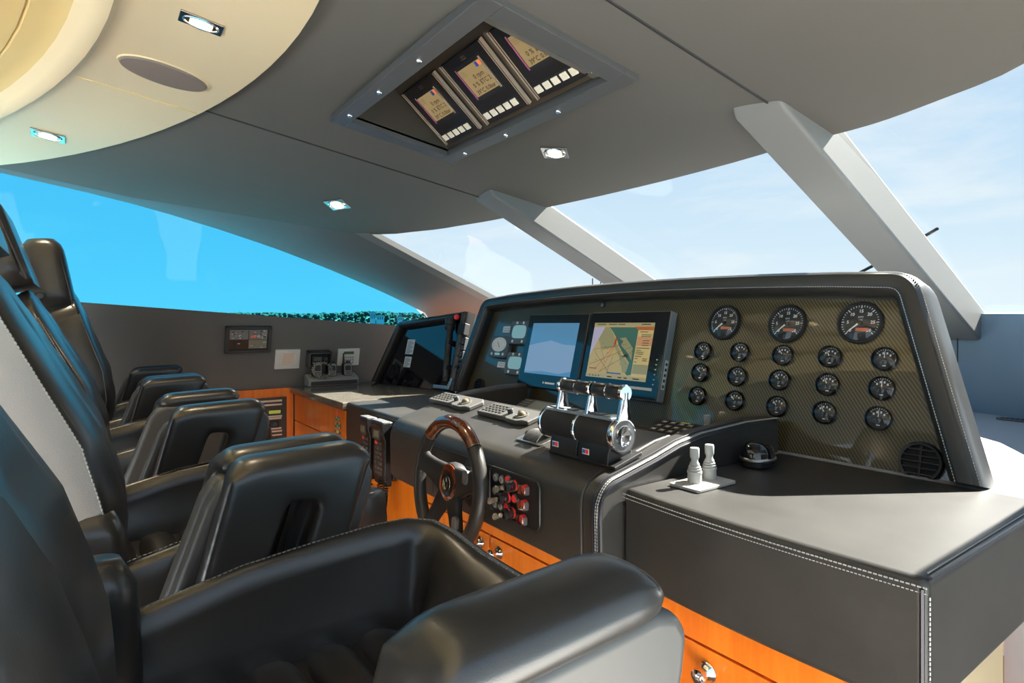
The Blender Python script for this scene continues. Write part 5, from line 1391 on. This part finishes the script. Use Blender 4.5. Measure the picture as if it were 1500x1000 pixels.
MB().prism([(-.05, 0), (.06, 0), (.075, .05), (.06, .055), (.045, .016), (-.05, .016)], 0, .012, 'z').build('plate', BRUSHED, t, bevel=.002, seg=2)

# ================================================================ dash cover fittings, wiper and aerials outside
p = onZ(1487, 616, -.3175)
t = thing('defroster_vent', 'flat grey defroster vent on the sunlit dash cover', 'vent', (p.x, p.y, -.3175)); off = t.location.copy()
MB().prism([(p.x+x, p.y+y) for x, y in rrect(.10, .045, .02)], -.3178, -.312, 'z').build('plate', MIDGREY, t, off=off, bevel=.002, seg=2)
for k in range(6): MB().box((p.x-.036+.013*k, p.y-.014, -.3122), (p.x-.030+.013*k, p.y+.014, -.3112)).build('slot', BLACKM, t, off=off)
a = onY(1262, 399, 2.60); b = onY(1285, 386, 2.74)
q0 = onY(1277, 390, 2.62); 
t = thing('windscreen_wiper', 'dark wiper arm lying outside the windscreen beside the pale mullion', 'wiper', (q0.x, 2.75, .0)); off = t.location.copy()
w0 = onY(1255, 404, 2.60); w1 = onY(1283, 387, 2.45)
def outp(u, v):
    """just outside the windscreen on the sight line"""
    r = ray(u, v); lo, hi = 1.0, 6
    for _ in range(40):
        md = (lo+hi)/2; p = r*md; s = max(-1, min(1, (p.x-CX)/1.22)); A = wtop_pt(s); B = wbase_pt(s); f = (p.y-A.y)/(B.y-A.y)
        zz = lerp(A.z, B.z, f)+.12*f*(1-f)
        if p.y < A.y or p.z < zz+.03: lo = md
        else: hi = md
    return r*lo
P0, P1 = outp(1240, 412), outp(1284, 386.5)
MB().tube([P0, P0.lerp(P1, .5)+V((0, 0, .004)), P1], .006, 8).build('arm', BLACK, t, off=off)
MB().tube([P1+(P1-P0)*.05, P1+(P1-P0)*1.6], .005, 6).build('blade', BLACKM, t, off=off)
for u, v0, v1, lab in ((868, 420, 407.5, 'taller thin aerial on the foredeck seen under the port mullion'), (880, 420, 413, 'shorter thin aerial on the foredeck seen under the port mullion')):
    p = onY(u, v1, 2.95); o = MB().tube([(p.x, 2.95, -.352), (p.x, 2.95, p.z)], .004, 8).build('aerial', BLACK); tag(o, lab, 'aerial', 'thin aerials on the foredeck')
# ================================================================ camera, sky, lamps
cam = bpy.data.cameras.new('camera'); co = bpy.data.objects.new('camera', cam); C.objects.link(co)
cam.sensor_width = 36; cam.lens = F/1500*36; cam.shift_y = -25/1500; cam.clip_start = .01; cam.clip_end = 8000
co.location = (0, 0, 0); co.rotation_euler = (PI/2, 0, TH); LIFT.append(co)
bpy.context.scene.camera = co

w = bpy.data.worlds.new('sky'); bpy.context.scene.world = w; w.use_nodes = True
nt = w.node_tree; nt.nodes.clear()
def N(t, **k):
    n = nt.nodes.new(t)
    for a, b in k.items(): setattr(n, a, b)
    return n
out = N('ShaderNodeOutputWorld'); bg = N('ShaderNodeBackground'); nt.links.new(bg.outputs[0], out.inputs[0])
tc = N('ShaderNodeTexCoord'); sep = N('ShaderNodeSeparateXYZ'); nt.links.new(tc.outputs['Generated'], sep.inputs[0])
ramp = N('ShaderNodeValToRGB'); e = ramp.color_ramp.elements
e[0].position = 0; e[0].color = (.22, .30, .36, 1)
e[1].position = 1; e[1].color = (.26, .50, .88, 1)
for p, c in ((.495, (.25, .34, .40, 1)), (.505, (.76, .86, .92, 1)), (.56, (.62, .77, .89, 1)), (.66, (.49, .67, .86, 1)), (.8, (.40, .60, .84, 1))):
    x = e.new(p); x.color = c
mr = N('ShaderNodeMapRange'); mr.inputs[1].default_value = -1; mr.inputs[2].default_value = 1
nt.links.new(sep.outputs['Z'], mr.inputs[0]); nt.links.new(mr.outputs[0], ramp.inputs[0])
mp = N('ShaderNodeMapping'); mp.inputs['Scale'].default_value = (1.6, 1.6, 7); mp.inputs['Rotation'].default_value = (.12, .08, .6)
nt.links.new(tc.outputs['Generated'], mp.inputs[0])
nz = N('ShaderNodeTexNoise'); nz.inputs['Scale'].default_value = 1.9; nz.inputs['Detail'].default_value = 7; nz.inputs['Roughness'].default_value = .62; nz.inputs['Distortion'].default_value = .5
nt.links.new(mp.outputs[0], nz.inputs['Vector'])
cr = N('ShaderNodeValToRGB'); cr.color_ramp.elements[0].position = .47; cr.color_ramp.elements[1].position = .78
nt.links.new(nz.outputs['Fac'], cr.inputs[0])
mx = N('ShaderNodeMixRGB'); mx.inputs[2].default_value = (.92, .92, .90, 1)
mu = N('ShaderNodeMath', operation='MULTIPLY'); mu.inputs[1].default_value = .62
nt.links.new(cr.outputs[0], mu.inputs[0]); nt.links.new(mu.outputs[0], mx.inputs[0]); nt.links.new(ramp.outputs[0], mx.inputs[1])
nt.links.new(mx.outputs[0], bg.inputs[0]); bg.inputs[1].default_value = SKY

sun = bpy.data.lights.new('sun', 'SUN'); sun.energy = SUN; sun.angle = math.radians(.6); sun.color = (1, .95, .86)
so = bpy.data.objects.new('sun', sun); C.objects.link(so)
so.rotation_euler = V((.09, .50, .44)).to_track_quat('Z', 'Y').to_euler()

sc = bpy.context.scene
sc.view_settings.view_transform = 'Standard'; sc.view_settings.look = 'None'; sc.view_settings.gamma = 1; sc.view_settings.use_curve_mapping = False
sc.view_settings.exposure = EXPO
sc.cycles.max_bounces = 10; sc.cycles.diffuse_bounces = 5; sc.cycles.glossy_bounces = 4; sc.cycles.transmission_bounces = 6; sc.cycles.transparent_max_bounces = 12
sc.cycles.caustics_reflective = False; sc.cycles.caustics_refractive = False; sc.cycles.sample_clamp_indirect = 6; sc.cycles.use_denoising = True
for o in LIFT:
    o.location.z += EYE
